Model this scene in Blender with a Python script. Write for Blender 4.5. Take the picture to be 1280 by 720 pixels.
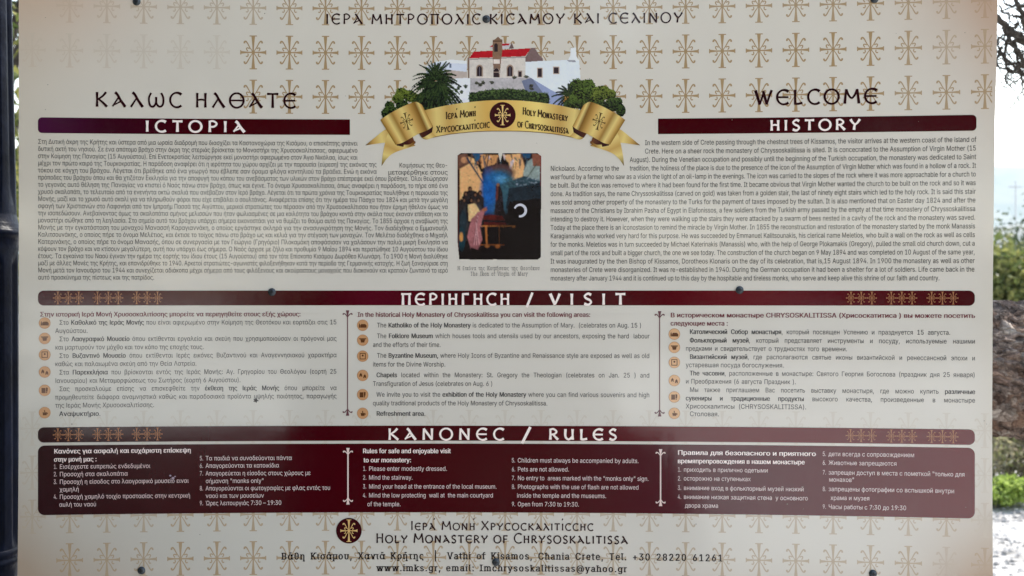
import bpy, math, random, time
import numpy as np
from mathutils import Vector, Matrix
R = math.radians
random.seed(7); RNG = np.random.default_rng(7)
for o in list(bpy.data.objects): bpy.data.objects.remove(o)
SC = bpy.context.scene; COL = SC.collection
# ---------------------------------------------------------------- camera, sky, sun, exposure
EYE = 1.5; D = 1.8; FPX = 1372.0; S = D / FPX
cam = bpy.data.objects.new('camera', bpy.data.cameras.new('camera')); COL.objects.link(cam)
cam.location = (0, 0, EYE); cam.rotation_euler = (R(90), 0, 0)
cam.data.sensor_width = 36; cam.data.lens = 36 * FPX / 1280
cam.data.clip_start = 0.05; cam.data.clip_end = 20000
cam.data.dof.use_dof = True; cam.data.dof.focus_distance = D; cam.data.dof.aperture_fstop = 7.0
SC.camera = cam
w = bpy.data.worlds.new('World'); SC.world = w; w.use_nodes = True
SUN_EL, SUN_AZ = 44.0, 50.0           # azimuth from +Y (behind the board) towards +X
nt = w.node_tree; bg = nt.nodes['Background']; sky = nt.nodes.new('ShaderNodeTexSky')
sky.sky_type = 'NISHITA'; sky.sun_disc = False; sky.sun_elevation = R(SUN_EL); sky.sun_rotation = R(SUN_AZ)
sky.air_density = 1.0; sky.dust_density = .3; sky.ozone_density = 1.0
tint = nt.nodes.new('ShaderNodeMix'); tint.data_type = 'RGBA'; tint.blend_type = 'MULTIPLY'; tint.inputs['Factor'].default_value = 1
tint.inputs['B'].default_value = (1.30, .99, .735, 1)      # the photo is balanced for open shade
nt.links.new(sky.outputs[0], tint.inputs['A']); nt.links.new(tint.outputs['Result'], bg.inputs[0]); bg.inputs[1].default_value = 0.15
sun = bpy.data.objects.new('sun', bpy.data.lights.new('sun', 'SUN')); COL.objects.link(sun)
sun.data.energy = 2.4; sun.data.angle = R(0.5); sun.data.color = (1, .95, .87)
sd = Vector((math.sin(R(SUN_AZ)) * math.cos(R(SUN_EL)), math.cos(R(SUN_AZ)) * math.cos(R(SUN_EL)), math.sin(R(SUN_EL))))
sun.rotation_euler = sd.to_track_quat('Z', 'Y').to_euler()
SC.view_settings.view_transform = 'Standard'; SC.view_settings.look = 'None'
SC.view_settings.exposure = 2.08; SC.view_settings.gamma = 1
SC.render.resolution_x = 1024; SC.render.resolution_y = 576

# ---------------------------------------------------------------- helpers
def lin1(c):
    c = c / 255.0
    return c / 12.92 if c <= .04045 else ((c + .055) / 1.055) ** 2.4
def lin(c): return np.array([lin1(v) for v in c])
PW = np.array((.84, .765, .655)); PWD = lin((197, 193, 184))
PAPER = PW.copy()
def C(*c):                                   # print colour -> albedo
    return lin(c) / PWD * PW
def new_mat(name):
    m = bpy.data.materials.new(name); m.use_nodes = True
    return m, m.node_tree, m.node_tree.nodes['Principled BSDF']
def plain(name, col, rough=.7, metal=0, noise=None, nscale=20, bump=0, spec=.5):
    m, t, p = new_mat(name)
    p.inputs['Roughness'].default_value = rough; p.inputs['Metallic'].default_value = metal
    p.inputs['Specular IOR Level'].default_value = spec
    p.inputs['Base Color'].default_value = (*col, 1)
    if noise is not None:
        tc = t.nodes.new('ShaderNodeTexCoord'); n = t.nodes.new('ShaderNodeTexNoise'); n.inputs['Scale'].default_value = nscale
        n.inputs['Detail'].default_value = 8; t.links.new(tc.outputs['Object'], n.inputs['Vector'])
        r = t.nodes.new('ShaderNodeValToRGB'); r.color_ramp.elements[0].position = .35; r.color_ramp.elements[1].position = .65
        r.color_ramp.elements[0].color = (*col, 1); r.color_ramp.elements[1].color = (*noise, 1)
        t.links.new(n.outputs[0], r.inputs[0]); t.links.new(r.outputs[0], p.inputs['Base Color'])
        if bump:
            b = t.nodes.new('ShaderNodeBump'); b.inputs['Strength'].default_value = bump; b.inputs['Distance'].default_value = .01
            t.links.new(n.outputs[0], b.inputs['Height']); t.links.new(b.outputs[0], p.inputs['Normal'])
    return m
def leafmat(name, cols, rough=.5, trans=.25):
    m, t, p = new_mat(name); g = t.nodes.new('ShaderNodeNewGeometry'); r = t.nodes.new('ShaderNodeValToRGB')
    cr = r.color_ramp
    while len(cr.elements) < len(cols): cr.elements.new(.5)
    for i, c in enumerate(cols):
        cr.elements[i].position = i / (len(cols) - 1); cr.elements[i].color = (*c, 1)
    t.links.new(g.outputs['Random Per Island'], r.inputs[0]); t.links.new(r.outputs[0], p.inputs['Base Color'])
    p.inputs['Roughness'].default_value = rough; p.inputs['Specular IOR Level'].default_value = .2
    tr = t.nodes.new('ShaderNodeBsdfTranslucent'); mx = t.nodes.new('ShaderNodeMixShader'); mx.inputs[0].default_value = trans
    t.links.new(r.outputs[0], tr.inputs[0]); t.links.new(p.outputs[0], mx.inputs[1]); t.links.new(tr.outputs[0], mx.inputs[2])
    t.links.new(mx.outputs[0], t.nodes['Material Output'].inputs[0])
    return m
def tag(o, label=None, cat=None, group=None, kind=None):
    if label: o['label'] = label
    if cat: o['category'] = cat
    if group: o['group'] = group
    if kind: o['kind'] = kind
    return o
def empty(name, loc, **k):
    o = bpy.data.objects.new(name, None); COL.objects.link(o); o.location = loc; return tag(o, **k)
def mesh_obj(name, verts, faces, mat, parent=None, smooth=False, cols=None):
    """world-space verts; the object is parented with its parent's transform kept"""
    me = bpy.data.meshes.new(name); v = np.asarray(verts, dtype=np.float64).reshape(-1, 3)
    if parent is not None: v = v - np.array(parent_origin(parent))
    me.from_pydata(v.tolist(), [], [tuple(int(i) for i in f) for f in faces] if not isinstance(faces, np.ndarray) else faces.tolist())
    me.materials.append(mat)
    if cols is not None:
        a = me.color_attributes.new('Col', 'FLOAT_COLOR', 'POINT')
        c = np.ones((len(v), 4), dtype=np.float32); c[:, :3] = np.asarray(cols); a.data.foreach_set('color', c.ravel())
    if smooth: me.polygons.foreach_set('use_smooth', [True] * len(me.polygons))
    me.update()
    o = bpy.data.objects.new(name, me); COL.objects.link(o)
    if parent is not None: o.parent = parent
    return o
def parent_origin(p):
    v = Vector((0, 0, 0))
    while p is not None: v = v + p.location; p = p.parent
    return v
def box_vf(x0, x1, y0, y1, z0, z1):
    v = [(x, y, z) for x in (x0, x1) for y in (y0, y1) for z in (z0, z1)]
    return v, [(0, 1, 3, 2), (4, 6, 7, 5), (0, 4, 5, 1), (2, 3, 7, 6), (0, 2, 6, 4), (1, 5, 7, 3)]
def tube_vf(pts, rads, n=10, rough=0, seed=0):
    rr = random.Random(seed); V = []; F = []; up = Vector((0, 0, 1)); prev = None
    pts = [Vector(p) for p in pts]
    for i, p in enumerate(pts):
        d = (pts[min(i + 1, len(pts) - 1)] - pts[max(i - 1, 0)]).normalized()
        if prev is None: a = d.cross(Vector((.3, 1, .1))).normalized()
        else: a = (prev - d * prev.dot(d)).normalized()
        prev = a; b = d.cross(a)
        for k in range(n):
            t = 2 * math.pi * k / n; r = rads[i] * (1 + rough * rr.uniform(-1, 1))
            V.append(tuple(p + (a * math.cos(t) + b * math.sin(t)) * r))
        if i:
            for k in range(n):
                F.append(((i - 1) * n + k, (i - 1) * n + (k + 1) % n, i * n + (k + 1) % n, i * n + k))
    F.append(tuple(range(n))[::-1]); F.append(tuple((len(pts) - 1) * n + k for k in range(n)))
    return V, F
class MB:
    def __init__(s): s.v = []; s.f = []
    def add(s, vf):
        o = len(s.v); s.v += list(vf[0]); s.f += [tuple(i + o for i in f) for f in vf[1]]; return s

# ---------------------------------------------------------------- materials
def print_material():
    m, t, p = new_mat('printed_sheet')
    a = t.nodes.new('ShaderNodeAttribute'); a.attribute_name = 'Col'
    tc = t.nodes.new('ShaderNodeTexCoord')
    n = t.nodes.new('ShaderNodeTexNoise'); n.inputs['Scale'].default_value = 3.0; n.inputs['Detail'].default_value = 9; n.inputs['Roughness'].default_value = .65
    t.links.new(tc.outputs['Object'], n.inputs['Vector'])
    mr = t.nodes.new('ShaderNodeMapRange'); mr.inputs[1].default_value = .3; mr.inputs[2].default_value = .7
    mr.inputs[3].default_value = .055; mr.inputs[4].default_value = .12
    t.links.new(n.outputs[0], mr.inputs[0]); t.links.new(mr.outputs[0], p.inputs['Roughness'])
    # dust film: a faint pale veil with its own shape
    n2 = t.nodes.new('ShaderNodeTexNoise'); n2.inputs['Scale'].default_value = 9; n2.inputs['Detail'].default_value = 12; n2.inputs['Roughness'].default_value = .75
    mp = t.nodes.new('ShaderNodeMapping'); mp.inputs['Scale'].default_value = (1, 1, .35)
    t.links.new(tc.outputs['Object'], mp.inputs[0]); t.links.new(mp.outputs[0], n2.inputs['Vector'])
    r2 = t.nodes.new('ShaderNodeMapRange'); r2.inputs[1].default_value = .55; r2.inputs[2].default_value = .9; r2.inputs[3].default_value = 0; r2.inputs[4].default_value = .03
    t.links.new(n2.outputs[0], r2.inputs[0])
    mx = t.nodes.new('ShaderNodeMix'); mx.data_type = 'RGBA'; mx.inputs['B'].default_value = (.42, .40, .37, 1)
    t.links.new(r2.outputs[0], mx.inputs['Factor']); t.links.new(a.outputs['Color'], mx.inputs['A'])
    t.links.new(mx.outputs['Result'], p.inputs['Base Color'])
    b = t.nodes.new('ShaderNodeBump'); b.inputs['Strength'].default_value = .12; b.inputs['Distance'].default_value = .0015
    n3 = t.nodes.new('ShaderNodeTexNoise'); n3.inputs['Scale'].default_value = 14; n3.inputs['Detail'].default_value = 3
    t.links.new(tc.outputs['Object'], n3.inputs['Vector']); t.links.new(n3.outputs[0], b.inputs['Height']); t.links.new(b.outputs[0], p.inputs['Normal'])
    p.inputs['Specular IOR Level'].default_value = .6
    return m
PRINT = print_material()
SCREW = plain('dull_steel', (.05, .065, .08), .42, .6, (.09, .10, .11), 400)
ALU = plain('sheet_edge', (.45, .45, .44), .5)
GALV = plain('galvanised_steel', (.30, .31, .32), .5, .7, (.4, .41, .42), 30)

# ---------------------------------------------------------------- the board: bowed sheet, laid out in rectified units
BA, BB = -1.37e-5, -5.8e-8
def fb(u): return 1 + BA * u + BB * u * u
def N(px, py):
    u = (px - 640.0)
    for _ in range(4): u = (px - 640.0) * fb(u)
    return u, (py - 360.0) * fb(u)
LAY = 0.00012
def world(uv, layer, dz=0.0):
    uv = np.asarray(uv, dtype=np.float64).reshape(-1, 2)
    u = uv[:, 0]; v = uv[:, 1]
    return np.stack([u * S, D * (1 + BA * u + BB * u * u) - layer * LAY - dz, EYE - v * S], axis=1)
board = empty('information_board', (0, D, 0), label='large cream information board of a monastery, printed in Greek, English and Russian', cat='information board')
UMIN, UMAX = N(25.2, 360)[0], N(1240.2, 360)[0]
class Ink:
    """collects flat printed shapes in rectified units"""
    def __init__(s): s.v = []; s.f = []; s.c = []; s.z = []; s.n = 0; s.k = 0
    def add(s, v, f, col):
        v = np.asarray(v, dtype=np.float64).reshape(-1, 2).copy(); v[:, 0] = np.clip(v[:, 0], UMIN, UMAX); col = np.asarray(col, dtype=np.float64)
        if col.ndim == 1: col = np.repeat(col[None, :], len(v), 0)
        s.v.append(v); s.c.append(col); s.z.append(np.full(len(v), (s.k % 7) * 8e-6)); s.k += 1
        s.f += [tuple(i + s.n for i in x) for x in f]; s.n += len(v)
    def build(s, name, layer, parent=None, label=None):
        v = np.concatenate(s.v); z = np.concatenate(s.z)
        P = world(v, layer); P[:, 1] -= z
        o = mesh_obj(name, P, s.f, PRINT, parent or board, cols=np.concatenate(s.c))
        if label: o['label'] = label
        return o
def rect_ink(ink, u0, v0, u1, v1, col, r0=0, r1=0, nx=60, grad=None):
    """bar with rounded left (r0) / right (r1) corners, cut in columns so that it follows the bowed sheet"""
    xs = set(np.linspace(u0, u1, nx).tolist())
    for r, e, sg in ((r0, u0, 1), (r1, u1, -1)):
        if r:
            for a in np.linspace(0, math.pi / 2, 9): xs.add(e + sg * r * (1 - math.cos(a)))
    xs = sorted(xs); V = []; cc = []
    for x in xs:
        ins = 0
        for r, dd in ((r0, x - u0), (r1, u1 - x)):
            if r and dd < r: ins = max(ins, r - math.sqrt(max(0, r * r - (r - dd) ** 2)))
        V += [(x, v0 + ins), (x, v1 - ins)]
        c = grad((x - u0) / (u1 - u0)) if grad else col
        cc += [c, c]
    ink.add(V, [(2 * i, 2 * i + 1, 2 * i + 3, 2 * i + 2) for i in range(len(xs) - 1)], np.array(cc))
def stroke_ink(ink, pts, wds, col, cap=True):
    pts = np.asarray(pts, dtype=float)
    if np.isscalar(wds): wds = [wds] * len(pts)
    wds = np.interp(np.linspace(0, 1, len(pts)), np.linspace(0, 1, len(wds)), wds)
    d = np.gradient(pts, axis=0); L = np.hypot(d[:, 0], d[:, 1]) + 1e-9; n = np.stack([-d[:, 1] / L, d[:, 0] / L], 1)
    # mitre at corners
    V = []
    for i in range(len(pts)):
        k = 1.0
        if 0 < i < len(pts) - 1:
            a = pts[i] - pts[i - 1]; b = pts[i + 1] - pts[i]
            ca = np.dot(a, b) / (np.hypot(*a) * np.hypot(*b) + 1e-9); k = 1 / max(.55, math.sqrt(max(0, (1 + ca) / 2)))
        V += [pts[i] + n[i] * wds[i] / 2 * k, pts[i] - n[i] * wds[i] / 2 * k]
    ink.add(V, [(2 * i, 2 * i + 1, 2 * i + 3, 2 * i + 2) for i in range(len(pts) - 1)], col)
def disc_ink(ink, cu, cv, r, col, n=28, ry=None):
    a = np.linspace(0, 2 * math.pi, n, endpoint=False); ry = ry or r
    ink.add(np.stack([cu + r * np.cos(a), cv + ry * np.sin(a)], 1), [tuple(range(n))], col)
def arc(cx, cy, rx, ry, a0, a1, n=14):
    return [(cx + rx * math.cos(R(a)), cy + ry * math.sin(R(a))) for a in np.linspace(a0, a1, n)]
def spline(P, n=6):
    P = [np.array(p, float) for p in P]; P = [2 * P[0] - P[1]] + P + [2 * P[-1] - P[-2]]; out = []
    for i in range(1, len(P) - 2):
        for k in range(n):
            t = k / n; a, b, c, d = P[i - 1:i + 3]
            out.append(.5 * (2 * b + (c - a) * t + (2 * a - 5 * b + 4 * c - d) * t * t + (3 * b - a - 3 * c + d) * t ** 3))
    out.append(P[-2]); return np.array(out)

# panel sheet: front grid with the print's parchment tint and painted cool shade, edges and back
_nz = np.random.default_rng(11).random((24, 40))
def _pn(a, b):
    x = a * 38; y = b * 22; i, j = int(x), int(y); fx, fy = x - i, y - j; fx = fx * fx * (3 - 2 * fx); fy = fy * fy * (3 - 2 * fy)
    return (_nz[j, i] * (1 - fx) + _nz[j, i + 1] * fx) * (1 - fy) + (_nz[j + 1, i] * (1 - fx) + _nz[j + 1, i + 1] * fx) * fy
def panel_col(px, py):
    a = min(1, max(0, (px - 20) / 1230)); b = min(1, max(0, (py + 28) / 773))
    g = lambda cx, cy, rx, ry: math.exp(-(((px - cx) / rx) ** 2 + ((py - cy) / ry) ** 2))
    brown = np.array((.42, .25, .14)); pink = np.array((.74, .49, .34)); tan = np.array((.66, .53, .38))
    c = PAPER * np.array((1 - .07 * b, 1 - .04 * b, 1 + .01 * b)) * (.985 + .03 * _pn(a, b))  # cool sky reflection towards the bottom is painted into the colour
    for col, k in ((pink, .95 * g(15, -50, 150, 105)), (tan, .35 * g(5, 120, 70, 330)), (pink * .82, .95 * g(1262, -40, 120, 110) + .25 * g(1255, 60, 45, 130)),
                   (brown, .98 * g(5, 765, 165, 110) + .30 * g(15, 650, 45, 120)), (brown * 1.05, .98 * g(1262, 752, 95, 95)), (brown * 1.5, .35 * g(640, 775, 800, 48)), (tan, .22 * g(1250, 500, 30, 300)), (np.array((.50, .50, .45)), .42 * g(130, 640, 420, 230))):  # last entry paints the lower-left dimness into the sheet
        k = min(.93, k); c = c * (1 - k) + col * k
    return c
def build_panel():
    nx, ny = 150, 90
    y0, y1 = -28, 745
    ex = lambda y: np.interp(y, [-30, 0, 90, 150, 360, 540, 720, 750], [1247.5, 1247, 1245.5, 1243.5, 1241, 1240.2, 1241, 1241.5])
    V = []; cc = []
    for j in range(ny + 1):
        for i in range(nx + 1):
            a, b = i / nx, j / ny; py = y0 + (y1 - y0) * b
            xl = 23.5 if py < 560 else 23.5 - (py - 560) / 100
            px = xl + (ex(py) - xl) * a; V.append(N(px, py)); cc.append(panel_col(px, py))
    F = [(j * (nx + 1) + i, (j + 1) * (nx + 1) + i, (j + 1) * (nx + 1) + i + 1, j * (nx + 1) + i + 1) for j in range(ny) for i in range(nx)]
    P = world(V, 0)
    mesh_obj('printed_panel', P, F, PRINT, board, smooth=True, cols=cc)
    # edge band and back sheet, 4 mm thick
    ring = [i for i in range(nx + 1)] + [j * (nx + 1) + nx for j in range(1, ny + 1)] + [ny * (nx + 1) + i for i in range(nx - 1, -1, -1)] + [j * (nx + 1) for j in range(ny - 1, 0, -1)]
    Q = P[ring]; Q2 = Q.copy(); Q2[:, 1] += .004; n = len(ring)
    Q = Q.copy(); Q[:, 1] += .0004
    F = [(i, (i + 1) % n, n + (i + 1) % n, n + i) for i in range(n)]
    B = P.copy(); B[:, 1] += .004
    off = 2 * n; F2 = [(off + j * (nx + 1) + i, off + j * (nx + 1) + i + 1, off + (j + 1) * (nx + 1) + i + 1, off + (j + 1) * (nx + 1) + i) for j in range(0, ny) for i in range(0, nx)]
    mesh_obj('panel_backing', np.concatenate([Q, Q2, B]), F + F2, ALU, board)
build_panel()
for px in (175, 614, 1092):
    u, _ = N(px, 360); x = u * S; yb = D * fb(u) + .0045
    v, f = box_vf(x - .02, x + .02, yb, yb + .04, 0, 2.05)
    mesh_obj('support_post', v, f, GALV, board)

# ---- cross ornament (unit: height 42, width 32, centre 0,0, y down)
def cross(ink, cu, cv, k, col, dark=None, lw=1.0):
    lw = lw * 1.12
    def T(p): return [(cu + x * k, cv + y * k) for x, y in p]
    for sx, sy in ((0, 1), (0, -1), (1, 0), (-1, 0)):
        L = 20.5 if sy else 15.5
        if sy: stroke_ink(ink, T([(0, sy * .5), (0, sy * 8), (0, sy * L)]), [1.4 * k * lw, 1.9 * k * lw, 4.0 * k * lw], col); stroke_ink(ink, T([(-4.6, sy * L), (4.6, sy * L)]), 1.1 * k * lw, col)
        else: stroke_ink(ink, T([(sx * .5, 0), (sx * 8, 0), (sx * L, 0)]), [1.2 * k * lw, 1.6 * k * lw, 3.2 * k * lw], col); stroke_ink(ink, T([(sx * L, -2.7), (sx * L, 2.7)]), 1.1 * k * lw, col)
    for sx in (-1, 1):
        for sy in (-1, 1):
            stroke_ink(ink, T(spline([(sx * 1, sy * 1.5), (sx * 4.5, sy * 6.5), (sx * 7, sy * 11.2), (sx * 9.2, sy * 13.8), (sx * 10.8, sy * 13), (sx * 10.9, sy * 11.2)], 3)), [.8 * k * lw, 1.25 * k * lw, 1.7 * k * lw, 2.0 * k * lw], col)
            stroke_ink(ink, T(spline([(sx * 4.5, sy * 4.6), (sx * 6.6, sy * 5.6), (sx * 8.2, sy * 5.2), (sx * 8.0, sy * 3.4), (sx * 6.8, sy * 1.6)] if sy < 0 else [(sx * 6.8, 1.4), (sx * 6.2, 3.4), (sx * 7.4, 5.2), (sx * 9, 4.6)], 3)), 1.15 * k * lw, col)
    disc_ink(ink, cu, cv, 2.1 * k * lw, col, 10)
GOLD = C(146, 116, 68)
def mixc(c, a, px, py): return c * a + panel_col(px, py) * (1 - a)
ink = Ink()
for row, v in enumerate((-349.5, -294, -238.8)):
    for k in range(-17, 10):
        u = 171 + 44.9 * k; px = u / fb(u) + 640
        a = .85
        if px < 300: a = (0, .08, 0)[row] if row else 0
        if row == 0: a = np.interp(px, [60, 90, 180, 300, 380, 1140, 1185, 1235], [0, .13, .34, .45, .8, .75, .45, .2])
        if row == 1 and px < 300: a = np.interp(px, [30, 90, 280], [.05, .13, .13])
        if row == 1 and px > 1170: a = .55
        if row == 2 and px < 300: a = 0
        if px > 1110: a *= .85
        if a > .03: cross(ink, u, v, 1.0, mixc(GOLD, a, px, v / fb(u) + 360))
for row, v in enumerate((173.5, 228, 282.4, 337)):
    for k in range(-17, 10):
        u = 171 + 44.9 * k; px = u / fb(u) + 640
        a = (.12, .3, .6, .68)[row]
        if row in (2, 3) and px < 200: a *= .75
        if row == 3 and px < 60: a = 0
        if row == 3 and px > 1150: a *= .25
        if row in (1, 2) and px > 1200: a = .12
        if row in (1, 2) and px < 60: a = .22
        if row in (2, 3) and px > 700: a *= .75
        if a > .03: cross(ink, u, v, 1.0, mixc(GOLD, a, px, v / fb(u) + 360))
ink.build('cross_pattern', 1, label='printed pattern of small golden crosses, faded towards the corners')

# ---- section bars
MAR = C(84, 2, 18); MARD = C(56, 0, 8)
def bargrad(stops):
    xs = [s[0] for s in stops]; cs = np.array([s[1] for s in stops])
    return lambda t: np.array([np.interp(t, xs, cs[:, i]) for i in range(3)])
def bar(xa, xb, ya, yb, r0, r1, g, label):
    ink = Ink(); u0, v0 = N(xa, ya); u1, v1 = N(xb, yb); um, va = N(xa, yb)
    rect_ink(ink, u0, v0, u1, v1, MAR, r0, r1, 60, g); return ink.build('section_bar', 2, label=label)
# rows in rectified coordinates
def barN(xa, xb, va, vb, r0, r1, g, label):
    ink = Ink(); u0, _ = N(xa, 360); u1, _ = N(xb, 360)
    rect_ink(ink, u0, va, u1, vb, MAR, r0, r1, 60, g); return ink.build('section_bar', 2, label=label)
barN(47.5, 437.5, -210.8, -191.5, 5, 0, bargrad([(0, C(62, 14, 52)), (.2, C(50, 6, 26)), (.5, MARD), (1, MARD)]), 'dark maroon bar headed in Greek for history')  # purple left end is mirrored sky painted into the bar
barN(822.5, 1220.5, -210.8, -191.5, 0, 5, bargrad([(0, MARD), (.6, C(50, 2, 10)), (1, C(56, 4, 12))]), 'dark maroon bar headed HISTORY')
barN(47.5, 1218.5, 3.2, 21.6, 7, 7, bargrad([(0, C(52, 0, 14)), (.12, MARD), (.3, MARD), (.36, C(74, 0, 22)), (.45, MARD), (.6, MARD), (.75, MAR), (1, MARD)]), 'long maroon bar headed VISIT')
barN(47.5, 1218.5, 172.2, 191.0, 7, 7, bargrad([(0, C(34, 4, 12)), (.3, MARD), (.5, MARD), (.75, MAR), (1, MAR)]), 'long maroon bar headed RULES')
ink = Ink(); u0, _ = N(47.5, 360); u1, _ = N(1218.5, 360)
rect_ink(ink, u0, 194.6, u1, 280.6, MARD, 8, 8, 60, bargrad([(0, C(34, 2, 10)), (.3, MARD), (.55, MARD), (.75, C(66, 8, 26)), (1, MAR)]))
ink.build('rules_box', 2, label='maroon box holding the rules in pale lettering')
ink = Ink()
for xs, y in (((72.5, 85.5, 98.5, 122, 135.5, 148, 171, 184, 197, 1063.7, 1076.5, 1089.8, 1114, 1127.2, 1140, 1164.5, 1178, 1191.5), 12.3),
              ((72.5, 85.5, 98.5, 122, 135.5, 148, 171, 184, 197, 1063.2, 1076.3, 1089.4, 1114, 1127.2, 1140, 1164.5, 1178, 1191.5), 181.5)):
    for x in xs:
        u, _ = N(x, 372); cross(ink, u, y, .37, C(150, 104, 72), lw=1.0)
ink.build('bar_crosses', 3, label='rows of tiny golden crosses at both ends of the bars')

# ---------------------------------------------------------------- typeset text from the built-in font
_cache = {}
def _font():
    import os
    try: return bpy.data.fonts.load(os.path.join(bpy.utils.system_resource('DATAFILES'), 'fonts', 'Inter.woff2'))   # ships with Blender
    except Exception: return None
FONT = _font()
def _glyph_raw(body, bold):
    """outlines of the text, filled by winding number (the font's contours overlap)"""
    from mathutils.geometry import delaunay_2d_cdt
    cu = bpy.data.curves.new('t', 'FONT'); cu.body = body; cu.size = 1; cu.resolution_u = 3; cu.fill_mode = 'NONE'
    if FONT: cu.font = FONT
    ob = bpy.data.objects.new('t', cu); COL.objects.link(ob)
    me = bpy.data.meshes.new_from_object(ob.evaluated_get(bpy.context.evaluated_depsgraph_get()))
    n = len(me.vertices); v = np.empty(n * 3); me.vertices.foreach_get('co', v); v = v.reshape(-1, 3)[:, :2]
    nxt = {}
    for e in me.edges:
        for p, q in (tuple(e.vertices), tuple(e.vertices)[::-1]): nxt.setdefault(p, []).append(q)
    bpy.data.meshes.remove(me); bpy.data.objects.remove(ob); bpy.data.curves.remove(cu)
    loops = []; seen = set()
    for s in range(n):
        if s in seen: continue
        lp = [s]; seen.add(s); nb = sorted(nxt.get(s, []))
        cur = s + 1 if s + 1 in nb else (nb[0] if nb else None)
        while cur is not None and cur not in seen:
            lp.append(cur); seen.add(cur); c2 = [q for q in nxt[cur] if q not in seen]; cur = c2[0] if c2 else None
        if len(lp) > 2: loops.append(v[lp])
    if not loops: return v, []
    if bold: loops = [l + (d, 0) for l in loops for d in (-.02, 0, .02)]
    VV = [Vector(p) for l in loops for p in l]; EE = []; o = 0
    for l in loops: EE += [(o + k, o + (k + 1) % len(l)) for k in range(len(l))]; o += len(l)
    vo, _, fo, _, _, _ = delaunay_2d_cdt(VV, EE, [], 0, 1e-5)
    vo = np.array([tuple(p) for p in vo]); fo = [tuple(f) for f in fo]
    if not fo: return vo, []
    tri = np.array(fo); ce = vo[tri].mean(1); wn = np.zeros(len(ce), int)
    for l in loops:
        A = l; B = np.roll(l, -1, 0)
        for (ax, ay), (bx_, by) in zip(A, B):
            side = (bx_ - ax) * (ce[:, 1] - ay) - (ce[:, 0] - ax) * (by - ay)
            wn += ((ay <= ce[:, 1]) & (by > ce[:, 1]) & (side > 0)).astype(int); wn -= ((ay > ce[:, 1]) & (by <= ce[:, 1]) & (side < 0)).astype(int)
    F = []
    for t in tri[wn != 0]:
        p = vo[t]; ar = (p[1, 0] - p[0, 0]) * (p[2, 1] - p[0, 1]) - (p[2, 0] - p[0, 0]) * (p[1, 1] - p[0, 1])
        F.append(tuple(int(k) for k in (t if ar > 0 else t[::-1])))
    used = sorted({k for f in F for k in f}); mp = {k: i for i, k in enumerate(used)}
    return vo[used], [tuple(mp[k] for k in f) for f in F]
def glyph(ch, bold=False):
    key = (ch, bold)
    if key not in _cache:
        if ch == ' ':
            a, _ = _glyph_raw('I I', bold); b, _ = _glyph_raw('II', bold)
            _cache[key] = (np.zeros((0, 2)), [], a[:, 0].max() - b[:, 0].max())
        else:
            v, f = _glyph_raw(ch, bold); a, _ = _glyph_raw(ch + 'I', bold); b, _ = _glyph_raw('I', bold)
            _cache[key] = (v, f, a[:, 0].max() - b[:, 0].max())
    return _cache[key]
CAPH = None
def serifed(ch, bold):
    """slab serifs on the stems of a glyph"""
    key = (ch, bold, 's')
    if key in _cache: return _cache[key]
    bv, bf, adv = glyph(ch, bold); v, f, _ = glyph(ch, False); cnt = {}
    for fc in f:
        for i in range(len(fc)):
            e = tuple(sorted((fc[i], fc[(i + 1) % len(fc)]))); cnt[e] = cnt.get(e, 0) + 1
    V = [bv]; F = list(bf); n = len(bv)
    xh = glyph('x', bold)[0][:, 1].max(); ch_ = glyph('I', bold)[0][:, 1].max()
    if len(v) and ch.isalpha():
        for (a, b), c in cnt.items():
            if c != 1: continue
            p, q = v[a], v[b]
            if abs(p[1] - q[1]) > .004: continue
            L = abs(p[0] - q[0]); y = p[1]
            if not (.04 < L < .22): continue
            if min(abs(y), abs(y - xh), abs(y - ch_), abs(y - glyph('l', bold)[0][:, 1].max()), abs(y - glyph('p', bold)[0][:, 1].min())) > .03: continue
            top = y > .3
            x0, x1 = min(p[0], q[0]) - .075, max(p[0], q[0]) + .075; h = .055
            V.append(np.array([(x0, y), (x1, y), (x1, y - h if top else y + h), (x0, y - h if top else y + h)])); F.append((n, n + 1, n + 2, n + 3) if not top else (n + 3, n + 2, n + 1, n)); n += 4
    _cache[key] = (np.concatenate(V), F, adv + .03); return _cache[key]
def runs(s):
    """'plain *bold* plain' -> list of words, each a list of (char, bold)"""
    b = False; words = [[]]
    for ch in s:
        if ch == '*': b = not b
        elif ch == ' ': words.append([])
        else: words[-1].append((ch, b))
    return words
def line(ink, s, x0, x1, y, cap, col, bold=False, serif=False, hs0=None, gap=.2, track=0.0):
    """one line of print from x0 to x1 (photo px), y = middle of the capitals"""
    u0, vy = N(x0, y); u1, vy1 = N(x1, y)
    if '*' not in s and bold: s = '*' + s + '*'
    G = serifed if serif else glyph
    ws = runs(s); capu = glyph('H')[0][:, 1].max(); sy = cap / capu
    W = sum(G(c, b)[2] + track for wd in ws for c, b in wd); ng = len(ws) - 1
    hs = (u1 - u0) / ((W + ng * gap) * sy)
    if hs0 and len(ws) > 5: hs = min(max(hs, hs0 * .94), hs0 * 1.06)
    g = gap * hs * sy
    if ng: g = (u1 - u0 - W * hs * sy) / ng
    x = u0; 
    for wd in ws:
        for c, b in wd:
            v, f, adv = G(c, b)
            if len(v):
                p = np.stack([x + v[:, 0] * hs * sy, vy + cap / 2 - v[:, 1] * sy], 1)
                ink.v.append(p); ink.c.append(np.repeat(col[None, :], len(v), 0)); ink.z.append(np.full(len(v), (ink.k % 5) * 8e-6)); ink.k += 1
                ink.f += [tuple(i + ink.n for i in fc) for fc in f]; ink.n += len(v)
            x += (adv + track) * hs * sy
        x += g
INKC = C(46, 46, 46)
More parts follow.
